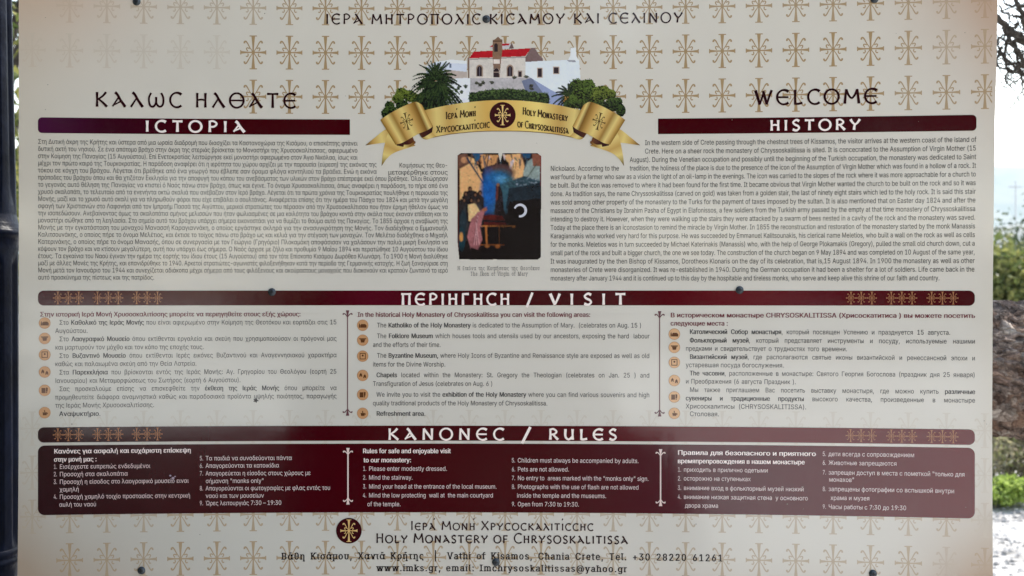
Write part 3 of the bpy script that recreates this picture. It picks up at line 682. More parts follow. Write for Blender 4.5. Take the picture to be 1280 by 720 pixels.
# ---------------------------------------------------------------- raster painting for the two pictures (colours per vertex)
class Paint:
    def __init__(s, x0, y0, x1, y1, q=2.0, alpha=0.0):
        s.x0, s.y0, s.q = x0, y0, q; s.w = int((x1 - x0) * q) + 1; s.h = int((y1 - y0) * q) + 1
        s.X, s.Y = np.meshgrid(x0 + np.arange(s.w) / q, y0 + np.arange(s.h) / q)
        s.c = np.zeros((s.h, s.w, 3)); s.a = np.full((s.h, s.w), alpha)
    def noise(s, sc, seed=0):
        r = np.random.default_rng(seed); g = r.random((int(s.h / s.q / sc) + 3, int(s.w / s.q / sc) + 3))
        x = (s.X - s.x0) / sc; y = (s.Y - s.y0) / sc; i = x.astype(int); j = y.astype(int); fx = x - i; fy = y - j
        return (g[j, i] * (1 - fx) + g[j, i + 1] * fx) * (1 - fy) + (g[j + 1, i] * (1 - fx) + g[j + 1, i + 1] * fx) * fy
    def put(s, m, col):
        m = m.astype(float); col = np.asarray(col, float)
        s.c = s.c * (1 - m[..., None]) + (col if col.ndim == 3 else col[None, None, :]) * m[..., None]; s.a = np.maximum(s.a, m)
    def poly(s, P, col, tex=0, seed=1, sc=1.6):
        m = np.zeros(s.X.shape, bool); n = len(P); j = n - 1
        for i in range(n):
            xi, yi = P[i]; xj, yj = P[j]
            if yi != yj:
                m ^= ((yi > s.Y) != (yj > s.Y)) & (s.X < (xj - xi) * (s.Y - yi) / (yj - yi) + xi)
            j = i
        c = np.asarray(col, float)
        if tex: c = c[None, None, :] * (1 + tex * (s.noise(sc, seed) + s.noise(sc * 3, seed + 1) - 1))[..., None]
        s.put(m, c)
    def seg(s, a, b, w0, w1, col):
        ax, ay = a; bx, by = b; dx, dy = bx - ax, by - ay; L = dx * dx + dy * dy + 1e-9
        i0 = max(0, int((min(ax, bx) - 3 - s.x0) * s.q)); i1 = int((max(ax, bx) + 3 - s.x0) * s.q); j0 = max(0, int((min(ay, by) - 3 - s.y0) * s.q)); j1 = int((max(ay, by) + 3 - s.y0) * s.q)
        X = s.X[j0:j1, i0:i1]; Y = s.Y[j0:j1, i0:i1]
        if X.size == 0: return
        t = np.clip(((X - ax) * dx + (Y - ay) * dy) / L, 0, 1); d = np.hypot(X - ax - t * dx, Y - ay - t * dy)
        m = np.clip((w0 + (w1 - w0) * t - d) * s.q + .5, 0, 1)
        s.c[j0:j1, i0:i1] = s.c[j0:j1, i0:i1] * (1 - m[..., None]) + np.asarray(col)[None, None, :] * m[..., None]
        s.a[j0:j1, i0:i1] = np.maximum(s.a[j0:j1, i0:i1], m)
    def ell(s, cx, cy, rx, ry, col, soft=.0, tex=0, seed=3):
        d = np.hypot((s.X - cx) / rx, (s.Y - cy) / ry); m = np.clip((1 - d) / max(soft, 1.0 / (s.q * min(rx, ry))) + .5 * (soft == 0), 0, 1)
        c = np.asarray(col, float)
        if tex: c = c[None, None, :] * (1 + tex * (s.noise(1.2, seed) + s.noise(3.5, seed + 1) - 1))[..., None]
        s.put(m, c)
    def bush(s, cx, cy, rx, ry, n, rng, cols, sz=(1.0, 2.2)):
        s.ell(cx, cy, rx * .9, ry * .9, cols[0], tex=.5, seed=int(cx))
        for _ in range(n):
            a = rng.uniform(0, 6.283); r = math.sqrt(rng.random()); x = cx + rx * r * math.cos(a); y = cy + ry * r * math.sin(a)
            lit = (y - cy) / ry * -.5 + .5 + rng.uniform(-.35, .35); c = cols[1] * (1 - lit) + cols[2] * lit if lit > .3 else cols[0]
            b = rng.uniform(0, 6.28); L = rng.uniform(*sz); s.seg((x, y), (x + L * math.cos(b), y + L * math.sin(b) * .7), .55, .2, np.clip(c, 0, 1))
    def blur(s, n=1):
        for _ in range(n):
            for k in (0, 1):
                s.c = (np.roll(s.c, 1, k) + 2 * s.c + np.roll(s.c, -1, k)) / 4
    def build(s, name, layer, label, parent=None):
        keep = s.a > .5; kf = keep[:-1, :-1] & keep[1:, :-1] & keep[:-1, 1:] & keep[1:, 1:]
        idx = np.full(keep.shape, -1); used = np.zeros(keep.shape, bool)
        for a, b in ((0, 0), (1, 0), (0, 1), (1, 1)): used[a:used.shape[0] - 1 + a, b:used.shape[1] - 1 + b] |= kf
        idx[used] = np.arange(used.sum())
        J, I = np.nonzero(kf); F = np.stack([idx[J, I], idx[J + 1, I], idx[J + 1, I + 1], idx[J, I + 1]], 1)
        px = s.X[used]; py = s.Y[used]; u = px - 640.0
        for _ in range(4): u = (px - 640.0) * (1 + BA * u + BB * u * u)
        v = (py - 360) * (1 + BA * u + BB * u * u)
        o = mesh_obj(name, world(np.stack([u, v], 1), layer), F, PRINT, parent or board, cols=np.clip(s.c[used], 0, 1)); o['label'] = label
        return o
def monastery():
    rng = random.Random(5); p = Paint(474, 42, 790, 152)
    W = C(212, 216, 226); W2 = C(196, 204, 220); ST = C(198, 192, 186); RED = C(166, 22, 34); DK = C(44, 34, 40)
    # left low buildings and pale wall
    p.poly([(533, 83), (545, 77), (563, 74.5), (584, 76), (584, 98), (533, 98)], W2, .06)
    p.poly([(545, 78), (563, 74), (584, 76), (584, 80)], C(222, 226, 232), .04)
    p.poly([(556, 87), (584, 90), (584, 99), (560, 99)], C(176, 164, 158), .15); p.poly([(562, 80), (564.5, 80), (564, 85), (562, 85)], C(96, 108, 130))
    p.poly([(553, 99), (588, 97), (588, 130), (545, 132)], W, .12)
    p.poly([(588, 96), (666, 96), (690, 104), (700, 135), (588, 135)], C(172, 168, 172), .28, 7)
    p.poly([(652, 101), (668, 96), (690, 112), (682, 135), (665, 135)], C(104, 112, 138), .12)
    p.poly([(664, 96), (700, 112), (714, 135), (690, 138), (680, 118)], C(138, 150, 186), .1)
    # right white block
    p.poly([(655, 77), (724, 74), (726, 100), (700, 118), (688, 112), (663, 97), (655, 97)], C(208, 216, 232), .05)
    p.poly([(713, 60), (720, 59), (721, 70), (724, 76), (709, 77), (713, 68)], C(220, 226, 236), .04); p.poly([(708, 75), (719, 75.5), (720, 78), (711, 77)], C(140, 140, 150))
    for x, y, w_, h in ((672.5, 86, 5, 10.5), (692.5, 84.5, 5.6, 7.5)): p.poly([(x - 1, y - 1), (x + w_ + 1, y - 1), (x + w_ + 1, y + h + 1), (x - 1, y + h + 1)], C(176, 158, 146), .1); p.poly([(x, y), (x + w_, y), (x + w_, y + h), (x, y + h)], DK)
    # church facade
    p.poly([(586, 72), (657, 70), (657, 97), (586, 98)], ST, .16, 4, 1.3)
    p.poly([(584, 72), (587, 72), (587, 98), (585, 98)], C(120, 100, 88))
    p.poly([(586, 73), (592, 64.5), (664, 60), (657, 70.3)], RED, .18, 9)
    p.poly([(586, 73.5), (657, 70.5), (657, 72), (586, 75)], C(150, 140, 134))
    p.poly([(657, 71), (664, 59.5), (669, 60), (674, 68), (679, 73.5), (679, 76), (657, 77.5)], C(112, 92, 92), .2)
    # bell gable and lantern
    p.poly([(612, 58), (623, 53), (639, 54.5), (641, 61), (614, 62)], C(186, 182, 186), .1); p.poly([(611, 59), (616, 55.5), (638, 54), (636, 56.6), (617, 58.5)], RED); p.poly([(636, 61), (640, 53), (643, 61)], C(98, 80, 80))
    p.poly([(616, 50), (619, 48.6), (622.8, 45.3), (626, 48.6), (628.2, 49.4), (627.5, 66), (626.5, 74), (624.5, 97), (617.5, 97), (616, 74)], C(124, 96, 78), .3, 11, 1.1)
    p.poly([(618, 56), (620, 53.5), (622.5, 56), (622.5, 65), (618, 65)], DK); p.poly([(616, 51), (628, 50.6), (628, 52), (616, 52.4)], C(78, 58, 46))
    p.poly([(617, 74.5), (625, 74), (625, 80), (617, 80)], C(208, 196, 190), .2); p.ell(620.5, 90, 4.2, 4.6, C(196, 186, 178)); p.poly([(617, 88), (618.5, 86), (620.5, 85.2), (622.6, 86), (624, 88), (624, 97), (617, 97)], DK)
    p.seg((617, 90.3), (624, 90.3), .5, .5, C(150, 130, 120)); p.seg((617, 80), (624, 85), .35, .35, C(108, 92, 86)); p.seg((624, 80), (617, 86), .35, .35, C(108, 92, 86))
    for x in (599.5, 637.5):
        p.ell(x, 86, 4.4, 5.2, C(150, 128, 112)); p.poly([(x - 4.2, 86), (x + 4.2, 86), (x + 4.2, 96), (x - 4.2, 96)], C(156, 134, 118)); p.ell(x, 86.5, 3.0, 4, DK); p.poly([(x - 3, 86), (x + 3, 86), (x + 3, 95.4), (x - 3, 95.4)], DK); p.seg((x, 84), (x, 95), .3, .3, C(110, 110, 128))
    p.poly([(647.5, 88.5), (652.8, 88.5), (652.8, 96.5), (647.5, 96.5)], C(150, 132, 122)); p.poly([(648.5, 89.6), (652, 89.6), (652, 96.5), (648.5, 96.5)], DK)
    for x, y in ((596, 104), (600, 106), (604, 103.5), (615, 103), (643, 97), (658, 96), (664, 107), (664.5, 111)): p.bush(x, y, 2.6, 1.9, 14, rng, [C(46, 44, 42), C(56, 58, 46), C(84, 86, 70)])
    for x, y in ((573, 110), (577, 115), (570, 113), (582, 108)): p.bush(x, y, 2, 2.6, 8, rng, [C(40, 50, 44), C(60, 70, 50), C(100, 110, 80)])
    G = [C(16, 24, 18), C(30, 46, 24), C(66, 86, 40)]; G2 = [C(20, 28, 14), C(46, 62, 24), C(104, 118, 48)]
    # hedge in front of the wall
    for i in range(30):
        x = 590 + i * 3.2; p.bush(x, 124 - 5.5 * math.sin((i + 3) / 34 * 3.14) + rng.uniform(-1, 1) + (x > 660) * 1.5, 4.5, 8, 26, rng, [C(26, 38, 26), C(44, 62, 32), C(76, 98, 50)], (1, 2.6))
    # left shrubs, palm
    for x, y, a, b in ((502, 117, 8.5, 8), (512, 120, 9, 8), (497, 123, 7, 7), (523, 126, 10, 10)): p.bush(x, y, a, b, 150, rng, G2)
    for x, y, a, b in ((487, 132, 7, 6), (484, 142, 8, 9), (490, 140, 8, 8), (503, 132, 9, 8)): p.bush(x, y, a, b, 90, rng, G)
    def palm(cx, cy, sc, n, a0, a1):
        for k in range(n):
            a = R(a0 + (a1 - a0) * (k + .5) / n + rng.uniform(-4, 4)); L = sc * rng.uniform(.85, 1.1); pr = (cx, cy); dr = rng.uniform(.25, .6)
            for i in range(1, 11):
                t = i / 10; q = (cx + L * t * math.cos(a), cy - L * t * math.sin(a) + dr * L * t * t * (1.0 - .35 * math.sin(a)))
                c = [C(18, 26, 20), C(28, 42, 26), C(48, 64, 34)][rng.randrange(3)]; p.seg(pr, q, .8, .6, c)
                for sg in (-1, 1):
                    b = math.atan2(-(q[1] - pr[1]), q[0] - pr[0]) + sg * .75; l = sc * .15 * (1.15 - t); p.seg(q, (q[0] + l * math.cos(b), q[1] - l * math.sin(b) + l * .25), .85, .3, c)
                pr = q
    p.ell(543, 122, 15, 17, C(20, 28, 20), tex=.7, seed=21); p.ell(538, 132, 15, 12, C(16, 20, 16), tex=.7, seed=22)
    palm(545, 102, 36, 22, 190, 350); palm(545, 98, 31, 26, -30, 210); palm(545, 100, 22, 24, -30, 210); palm(547, 106, 36, 10, -85, -20)
    # right trees
    for x, y, a, b in ((722, 112, 14, 14), (735, 108, 10, 10), (728, 124, 16, 14), (740, 118, 10, 12), (715, 128, 12, 9)): p.bush(x, y, a, b, 210, rng, [C(22, 30, 16), C(36, 54, 24), C(82, 104, 44)])
    palm(712, 119, 22, 10, 70, 245)
    for x, y, a, b in ((753, 115, 12, 9), (763, 119, 8, 8), (748, 122, 10, 9)): p.bush(x, y, a, b, 170, rng, G2)
    for x, y, a, b in ((772, 127, 7, 6), (776, 138, 7, 9), (764, 132, 9, 9), (752, 134, 12, 9)): p.bush(x, y, a, b, 90, rng, G)
    for _ in range(7): p.ell(rng.uniform(705, 711), rng.uniform(121, 127), .8, .8, C(150, 110, 50))
    # keep everything behind the banner
    top = 126 + ((p.X - 628.5) / 95) ** 2 * 14
    p.a[(p.Y > top + 12) & (abs(p.X - 628.5) < 95)] = 0
    p.a[p.Y > 149] = 0
    return p.build('monastery_picture', 3, 'cut-out picture of a white hilltop monastery with red roof and palms')
monastery()
def icon():
    rng = random.Random(9); p = Paint(570, 190.5, 677, 325.5, 2.0)
    p.poly([(572, 194), (576, 191.3), (623, 191), (625.5, 202), (628, 191), (672, 191.4), (677, 195), (676.5, 262), (676, 322), (672, 325), (625, 325), (620, 324.4), (600, 325), (574, 324), (571.6, 300)], C(26, 20, 20), .35, 3)
    m0 = p.a.copy()
    OC = C(206, 158, 108); OC2 = C(188, 136, 88)
    p.poly([(575, 207), (583, 195), (592, 198), (600, 212), (604, 226), (604, 262), (575, 262)], OC, .15); p.poly([(572, 193), (584, 192), (588, 204), (573, 212)], C(98, 66, 54), .5); p.ell(580, 200, 4, 4, C(168, 120, 86), tex=.3)
    p.poly([(590, 191), (604, 191), (604, 198), (596, 202)], C(30, 72, 108), .3); p.poly([(600, 193), (623, 194), (622, 203), (602, 211)], OC2, .4); p.poly([(628, 194), (652, 192), (656, 206), (650, 240), (640, 224), (636, 204)], OC, .25)
    p.poly([(650, 191), (664, 191), (662, 198), (654, 197)], C(24, 66, 100), .3); p.poly([(658, 203), (668, 196), (675, 205), (675, 226), (655, 228), (654, 216)], C(128, 142, 140), .25); p.poly([(665, 192), (676, 193), (676, 208), (666, 208)], C(122, 74, 58), .4)
    for _ in range(30): x = rng.uniform(590, 660); p.seg((x, rng.uniform(192, 206)), (x + rng.uniform(-4, 4), rng.uniform(198, 216)), .9, .4, [C(84, 62, 56), C(150, 96, 62), C(52, 70, 84), C(180, 170, 180), C(60, 44, 44)][rng.randrange(5)])
    p.ell(625, 216, 21, 12, C(76, 52, 52), .3, .3); p.ell(624, 240, 26, 32, C(42, 76, 92), .25, .35, 5); p.seg((584, 198), (606, 232), 1.2, .8, C(28, 48, 70)); p.seg((671, 205), (650, 234), .6, .5, C(60, 70, 60))
    p.ell(611, 240, 13, 34, C(18, 80, 150), .6, .45, 8); p.ell(622, 222, 15, 10, C(34, 96, 150), .7, .5, 12); p.ell(627, 224, 9, 6, C(70, 128, 168), .6, .3)
    p.poly([(634, 228), (655, 220), (675, 226), (676, 250), (640, 256)], C(44, 66, 78), .5, 15)
    for _ in range(170):
        x = rng.uniform(628, 674); y = rng.uniform(222, 250); c = [C(92, 112, 128), C(150, 164, 180), C(56, 84, 92), C(40, 60, 70)][rng.randrange(4)]
        if x < 645: c = C(52, 90, 96)
        p.seg((x, y), (x + rng.uniform(-3, 3), y + rng.uniform(-1.5, 1.5)), .45, .15, c)
    p.poly([(620, 232), (624, 229), (628, 240), (630, 262), (633, 272), (617, 274), (619, 256)], C(30, 24, 30), .8, 17); p.seg((622, 233), (621, 248), 1.0, 1.3, C(92, 44, 38)); p.ell(622.5, 231, 1.8, 2.2, C(120, 84, 64)); p.poly([(636, 236), (676, 228), (676, 262), (632, 262)], C(22, 34, 44), .7, 19)
    p.poly([(637, 252), (676, 248), (676, 323), (600, 323), (604, 285), (630, 284)], C(15, 11, 14), .3)
    p.ell(668, 262, 14, 12, C(13, 10, 13), .5)
    # standing group on the left, all simplified
    p.poly([(574, 252), (580, 241), (588, 237), (598, 240), (605, 248), (604, 272), (600, 304), (576, 300)], C(34, 30, 32), .6, 27)
    for x, y, c in ((583, 256, C(42, 44, 46)), (579, 264, C(30, 44, 52)), (587, 250, C(24, 20, 24)), (593, 252, C(70, 52, 44)), (599, 256, C(50, 46, 50)), (577, 285, C(22, 50, 60))):
        p.ell(x, y + 14, 5, 17, c, .2, .3)
    for x, y in ((582, 242), (587.5, 236), (594, 243), (600, 241), (580, 250), (589, 250), (598, 250)): p.ell(x, y, 2.6, 3.2, C(30, 22, 22)); p.ell(x + .2, y + .7, 1.2, 1.7, C(112, 78, 58))
    p.poly([(585, 256), (594, 254), (599, 262), (595, 280), (586, 276)], C(204, 170, 122), .2)
    p.poly([(598, 264), (609, 258), (606, 264), (600, 284), (603, 300), (597, 312), (588, 309), (584, 296), (589, 274)], C(148, 92, 96), .35, 30)
    for i in range(6): p.seg((598 - i * .6, 268 + i * 2), (591 + i * 1.6, 306), .5, .4, C(190, 146, 150) if i % 2 else C(96, 52, 60))
    p.ell(606, 262, 3, 2, C(140, 84, 60)); p.poly([(604, 270), (612, 268), (628, 270), (634, 281), (605, 283)], C(78, 22, 20), .6, 33); p.seg((604, 276), (632, 277), 1.4, 1.0, C(24, 18, 26))
    p.seg((601, 282.5), (645, 282.5), .7, .3, C(176, 112, 54)); p.seg((607.5, 283), (608.5, 307), 1.1, 1.0, C(172, 104, 52)); p.seg((624, 283), (624, 306), .4, .2, C(110, 66, 36)); p.seg((600, 306), (630, 306), .5, .4, C(140, 80, 40)); p.ell(622, 308, 3, 2.5, C(160, 92, 44)); p.ell(576.5, 296, 2.3, 6, C(184, 130, 70)); p.ell(609, 308, 3, 1.6, C(150, 92, 46))
    p.seg((571.5, 195), (572.5, 322), .9, .9, C(84, 40, 34)); p.seg((676, 195), (676, 232), .8, .5, C(110, 44, 44))
    for _ in range(1500):
        x = rng.uniform(573, 675); y = rng.uniform(193, 322); jj = int((y - p.y0) * p.q); ii = int((x - p.x0) * p.q); c = p.c[jj, ii].copy()
        c = np.clip(c * rng.uniform(.55, 1.5) + C(12, 9, 8) * rng.random(), 0, 1); t = rng.uniform(0, 3.14) if y < 235 else rng.gauss(1.5, .5); l = rng.uniform(.6, 2.4)
        p.seg((x, y), (x + l * math.cos(t), y + l * math.sin(t)), .5, .2, c)
    for cx, cy, rx, ry, k in ((664, 300, 60, 48, .75), (600, 322, 60, 16, .8), (640, 275, 26, 26, .45)):
        d = np.clip(1 - np.hypot((p.X - cx) / rx, (p.Y - cy) / ry), 0, 1) ** .6 * k; p.c = p.c * (1 - d[..., None]) + C(12, 9, 11) * d[..., None]
    p.a = np.where(m0 > .5, 1, 0); p.blur(2)
    o = p.build('icon_picture', 3, 'small dark print of an icon with blue, ochre and rose figures')
    i2 = Ink(); P = [(650 + 7.2 * math.cos(R(a)), 263.2 + 7.2 * math.sin(R(a))) for a in np.linspace(-158, 100, 22)]
    stroke_ink(i2, [N(*q) for q in P], [2.1, 3.0, 3.3, 3.2, 2.6], C(190, 192, 204)); i2.build('worn_ring_mark', 5, parent=o, label='white C-shaped worn mark on the icon')
icon()
# ---- golden banner ribbon
GS = [C(88, 62, 26), C(140, 106, 50), C(180, 144, 80), C(206, 186, 116), C(168, 134, 66)]
def strip(ink, A, B, stops, mirror=False, n=34, rows_=5):
    A = spline(A, 8); B = spline(B, 8)
    def res(P):
        d = np.r_[0, np.cumsum(np.hypot(*np.diff(P, axis=0).T))]; t = np.linspace(0, d[-1], n); return np.stack([np.interp(t, d, P[:, 0]), np.interp(t, d, P[:, 1])], 1)
    A, B = res(A), res(B); V = []; cc = []
    xs = [s[0] for s in stops]; cs = np.array([s[1] for s in stops])
    for i in range(n):
        for j in range(rows_):
            q = A[i] * (1 - j / (rows_ - 1)) + B[i] * j / (rows_ - 1)
            if mirror: q = (1257 - q[0], q[1])
            V.append(N(*q)); cc.append([np.interp(i / (n - 1), xs, cs[:, k]) for k in range(3)])
    ink.add(V, [(i * rows_ + j, i * rows_ + j + 1, (i + 1) * rows_ + j + 1, (i + 1) * rows_ + j) for i in range(n - 1) for j in range(rows_ - 1)], np.array(cc))
K0, K1, K2, K3, K4 = GS; BR = C(58, 26, 24); BR2 = C(96, 56, 32)
i1 = Ink()
for mir in (False, True):
    strip(i1, [(457, 181.5), (468, 172.5), (484, 161), (497, 165)], [(457, 181.8), (470, 179.8), (483, 178.6), (500, 182)], [(0, C(70, 46, 20)), (.25, K2), (.5, K3), (.75, K2), (1, K1)], mir)
    strip(i1, [(477, 207), (478.5, 193), (482, 176), (487, 160)], [(477.3, 207.2), (484, 198), (494, 190.5), (519.5, 182)], [(0, C(80, 58, 20)), (.3, K3), (.55, K2), (.8, K3), (1, K1)], mir)
o1 = i1.build('ribbon', 4, label='printed golden banner ribbon with curled ends')
for mir in (False, True):
    i1 = Ink()
    strip(i1, [(494, 176), (504, 172), (514, 166)], [(496, 182), (507, 183.5), (519, 179)], [(0, C(40, 20, 20)), (.6, BR), (1, BR2)], mir)
    strip(i1, [(504, 185), (512, 184), (519.6, 179)], [(505, 181), (512, 180.5), (519, 176)], [(0, K3), (.5, K1), (1, BR2)], mir)
    i1.build('ribbon_fold', 5, parent=o1)
i1 = Ink()
V = [(528, 138.5), (560, 131.5), (595, 126.8), (628.5, 125.2), (662, 126.8), (697, 131.5), (729, 138.5)]
Bv = [(532, 173.8), (560, 168.2), (595, 164.6), (628.5, 163.8), (662, 164.6), (697, 168.2), (725, 173.8)]
strip(i1, V, Bv, [(0, K1), (.03, K2), (.09, K3), (.16, K2), (.26, K3), (.4, C(196, 158, 84)), (.5, C(206, 168, 92)), (.62, C(212, 184, 104)), (.72, C(220, 198, 118)), (.86, K2), (.95, K3), (1, K1)], n=60)
stroke_ink(i1, [N(*q) for q in spline(Bv, 8)], .8, C(110, 84, 48))
for mir in (False, True):
    strip(i1, [(521, 163), (527, 162), (541.5, 157.5)], [(527, 172), (533, 174.2), (540, 166)], [(0, C(70, 36, 22)), (.4, BR), (1, C(46, 20, 22))], mir)
    strip(i1, [(527.5, 172), (531, 171), (540, 165.5)], [(529, 173.6), (534, 174.4), (545, 170.5)], [(0, K1), (.5, K3), (1, K2)], mir)
o2 = i1.build('ribbon_fold', 6, parent=o1)
for mir in (False, True):
    i1 = Ink()
    strip(i1, [(475.5, 150), (484, 144), (498, 136), (510, 130.5), (520, 127.4), (527.5, 131)], [(494.5, 181), (503, 178.5), (514, 172.5), (524, 167), (534, 163), (541.5, 158)],
          [(0, C(120, 90, 34)), (.08, K2), (.16, K3), (.28, K1), (.34, K2), (.5, K3), (.66, K2), (.76, K1), (.82, C(110, 76, 30)), (.9, K3), (.96, K2), (1, K1)], mir, 50)
    i1.build('ribbon_fold', 7, parent=o1)
for cx, cy, sl in ((508.3, 151.8, -.32), (748.7, 151.8, .32)):
    i1 = Ink(); k = Ink(); cross(k, 0, 0, .50, C(84, 62, 30), lw=1.0)
    for v, f, c in [(np.concatenate(k.v), k.f, np.concatenate(k.c))]:
        u0, v0 = N(cx, cy); P = np.stack([u0 + v[:, 0] * .98 + v[:, 1] * -sl * .7, v0 + v[:, 1] + v[:, 0] * sl], 1)
        i1.add(P, f, c); i1.z[-1] = np.concatenate(k.z)
    i1.build('ribbon_cross', 8, parent=o1)
badge(628.3, 144, 16.3, .60, 8, 'dark round emblem with a golden cross in the middle of the banner')
# banner lettering follows the banner's slope
i1 = Ink(); BK = C(58, 42, 26)
def slope(x0, x1, y0, y1):
    def f(p):
        t = (p[0] - x0) / (x1 - x0); return N(p[0], p[1] + y0 + (y1 - y0) * t)
    return f
def bword(s, x0, x1, ya0, ya1, h, wt=.15, **k): uncial(i1, s, x0, x1, 0, h, wt, BK, path=slope(x0, x1, ya0, ya1), **k)
bword("Ιερα' Μονη'", 557.5, 594.5, 140.0, 136.0, 9.2, small=.72, track=.16, gap=.4)
bword("Χρυσοσκαλιτι'σσησ", 545.5, 612, 157.5, 150.5, 8.8, small=.74, track=.15)
i1.build('ribbon_lettering', 9, parent=o1, label='Greek lettering on the left half of the banner'); i1 = Ink()
bword('Holy Monastery', 653.5, 709.5, 134.0, 142.5, 9.2, small=.72, track=.15, gap=.35)
bword('of Chrysoskalitissa', 647, 710.5, 150.0, 158.5, 8.8, small=.74, track=.14, gap=.35)
i1.build('ribbon_lettering', 9, parent=o1, label='English lettering on the right half of the banner')
# stains and scratches
i1 = Ink(); u, v = N(320, 500.5)
for a in (10, 80, 150, 215, 290): stroke_ink(i1, [(u, v), (u + 3.4 * math.cos(R(a)), v + 3 * math.sin(R(a)))], [2.4, .8], C(26, 24, 26))
disc_ink(i1, u, v, 2.1, C(22, 20, 22), 9); i1.build('dark_speck', 5, label='small dark star-shaped splash on the Greek list')
i1 = Ink()
for x, y, r in ((213, 594.5, 1.4), (216.5, 597.5, 1.8), (214, 600, 1.0), (218, 601.5, .8), (219, 595.5, 1)):
    u, v = N(x, y); disc_ink(i1, u, v, r, C(150, 140, 158), 8, r * .8)
i1.build('scratch', 5, label='small pale scratch on the Greek rules')
i1 = Ink()
for x, y in ((57, 137), (57, 22), (331, 17), (1120, 42), (915, 150), (1206, 41), (671, 179), (1051, 153), (1148, 152), (1230, 526), (1207, 634), (1004, 636), (60, 106), (700, 220), (432, 120), (1233, 530), (984, 630), (90, 530), (870, 655), (250, 668)):
    u, v = N(x, y); disc_ink(i1, u, v, random.uniform(.35, .8), C(110, 104, 96), 7)
i1.build('dirt_specks', 5)
# ---- screws
def screw(px, py, r=3.9):
    u, v = N(px, py); c = world([(u, v)], 3)[0]; V = []; F = []; n = 20
    prof = [(1.25, 0), (1.25, -.0009), (1.02, -.0011), (1.0, -.0020), (.82, -.0030), (.5, -.0035), (.18, -.0036)]
    for k, (rr, dy) in enumerate(prof):
        for i in range(n):
            a = 2 * math.pi * i / n; V.append((c[0] + rr * r * S * math.cos(a), c[1] + dy, c[2] + rr * r * S * math.sin(a)))
        if k: F += [((k - 1) * n + i, (k - 1) * n + (i + 1) % n, k * n + (i + 1) % n, k * n + i) for i in range(n)]
    F.append(tuple((len(prof) - 1) * n + i for i in range(n)))
    o = mesh_obj('screw', V, F, SCREW, board, smooth=True)
    mb = MB(); h = r * S * .62; t = r * S * .16
    mb.add(box_vf(c[0] - h, c[0] + h, c[1] - .00385, c[1] - .0033, c[2] - t, c[2] + t)); mb.add(box_vf(c[0] - t, c[0] + t, c[1] - .0039, c[1] - .0033, c[2] - h, c[2] + h))
    mesh_obj('screw_slot', mb.v, mb.f, SLOT, o)
SLOT = plain('slot_shadow', (.01, .01, .012), .6)
for x, y in ((171, 2), (608, 24), (1093, -1), (340, 365), (924.5, 362.5), (177, 713), (620, 702.5), (1091, 717)): screw(x, y)
# ---------------------------------------------------------------- dark cast-iron post at the left
IRON = plain('blue_black_gloss_paint', (.0015, .003, .009), .34, 0, (.003, .005, .014), 60, .15, .07)
def post():
    cx, cy = -0.905, 1.86; nseg = 120; V = []; F = []
    o = empty('lamp_post', (cx, cy, 0), label='dark blue-black fluted cast iron post beside the left edge of the board', cat='post')
    def zof(py): return EYE - (py - 360) * cy / FPX
    def body(z0, z1, r0, r1, name, fl0, fl1, nfl=10):
        V = []; F = []; zs = np.linspace(z0, z1, 60)
        for i, z in enumerate(zs):
            t = (z - z0) / (z1 - z0); r = r0 + (r1 - r0) * t
            wdw = max(0, min(1, (z - fl0) / .02, (fl1 - z) / .02)) ** .5
            for k in range(nseg):
                a = 2 * math.pi * k / nseg; d = max(0, math.cos(nfl * a)) ** .6
                rr = r - .0065 * d * wdw; V.append((cx + rr * math.cos(a), cy + rr * math.sin(a), z))
            if i: F += [((i - 1) * nseg + k, (i - 1) * nseg + (k + 1) % nseg, i * nseg + (k + 1) % nseg, i * nseg + k) for k in range(nseg)]
        F.append(tuple((len(zs) - 1) * nseg + k for k in range(nseg)))
        mesh_obj(name, V, F, IRON, o, smooth=True)
    def lathe(prof, name):
        V = []; F = []; n = 64
        for i, (r, z) in enumerate(prof):
            for k in range(n):
                a = 2 * math.pi * k / n; V.append((cx + r * math.cos(a), cy + r * math.sin(a), z))
            if i: F += [((i - 1) * n + k, (i - 1) * n + (k + 1) % n, i * n + (k + 1) % n, i * n + k) for k in range(n)]
        mesh_obj(name, V, F, IRON, o, smooth=True)
    R0 = .0335
    edge = lambda px: (px - 640) * cy / FPX - cx      # radius that puts the post's right edge at that column
    zc = zof(291)
    body(zc + .01, 3.6, edge(17), edge(17) - .040, 'shaft', zc + .045, 3.5)
    body(zof(690), zc - .01, edge(20), edge(18.5), 'shaft', zof(680), zc - .045)
    e = edge(0) + 0
    def rr(px): return edge(px)
    lathe([(rr(17), zof(268)), (rr(19), zof(279)), (rr(20.5), zof(281)), (rr(20.5), zof(284)), (rr(22.5), zof(286)), (rr(24.6), zof(289)), (rr(24.8), zof(292)), (rr(22.8), zof(295.5)), (rr(20.5), zof(297)), (rr(20.5), zof(301)), (rr(19.5), zof(303)), (rr(19.6), zof(312))], 'collar')
    lathe([(rr(20), zof(684)), (rr(22), zof(687)), (rr(22.4), zof(691)), (rr(21), zof(693)), (rr(21.2), zof(696)), (rr(23), zof(698)), (rr(23), zof(702)), (rr(21), zof(704)), (rr(20), zof(712)), (rr(19), zof(725)), (rr(21), zof(760)), (rr(34), zof(900)), (rr(50), zof(1180)), (rr(90), .12), (rr(100), .05), (rr(100), 0)], 'pedestal')
post()

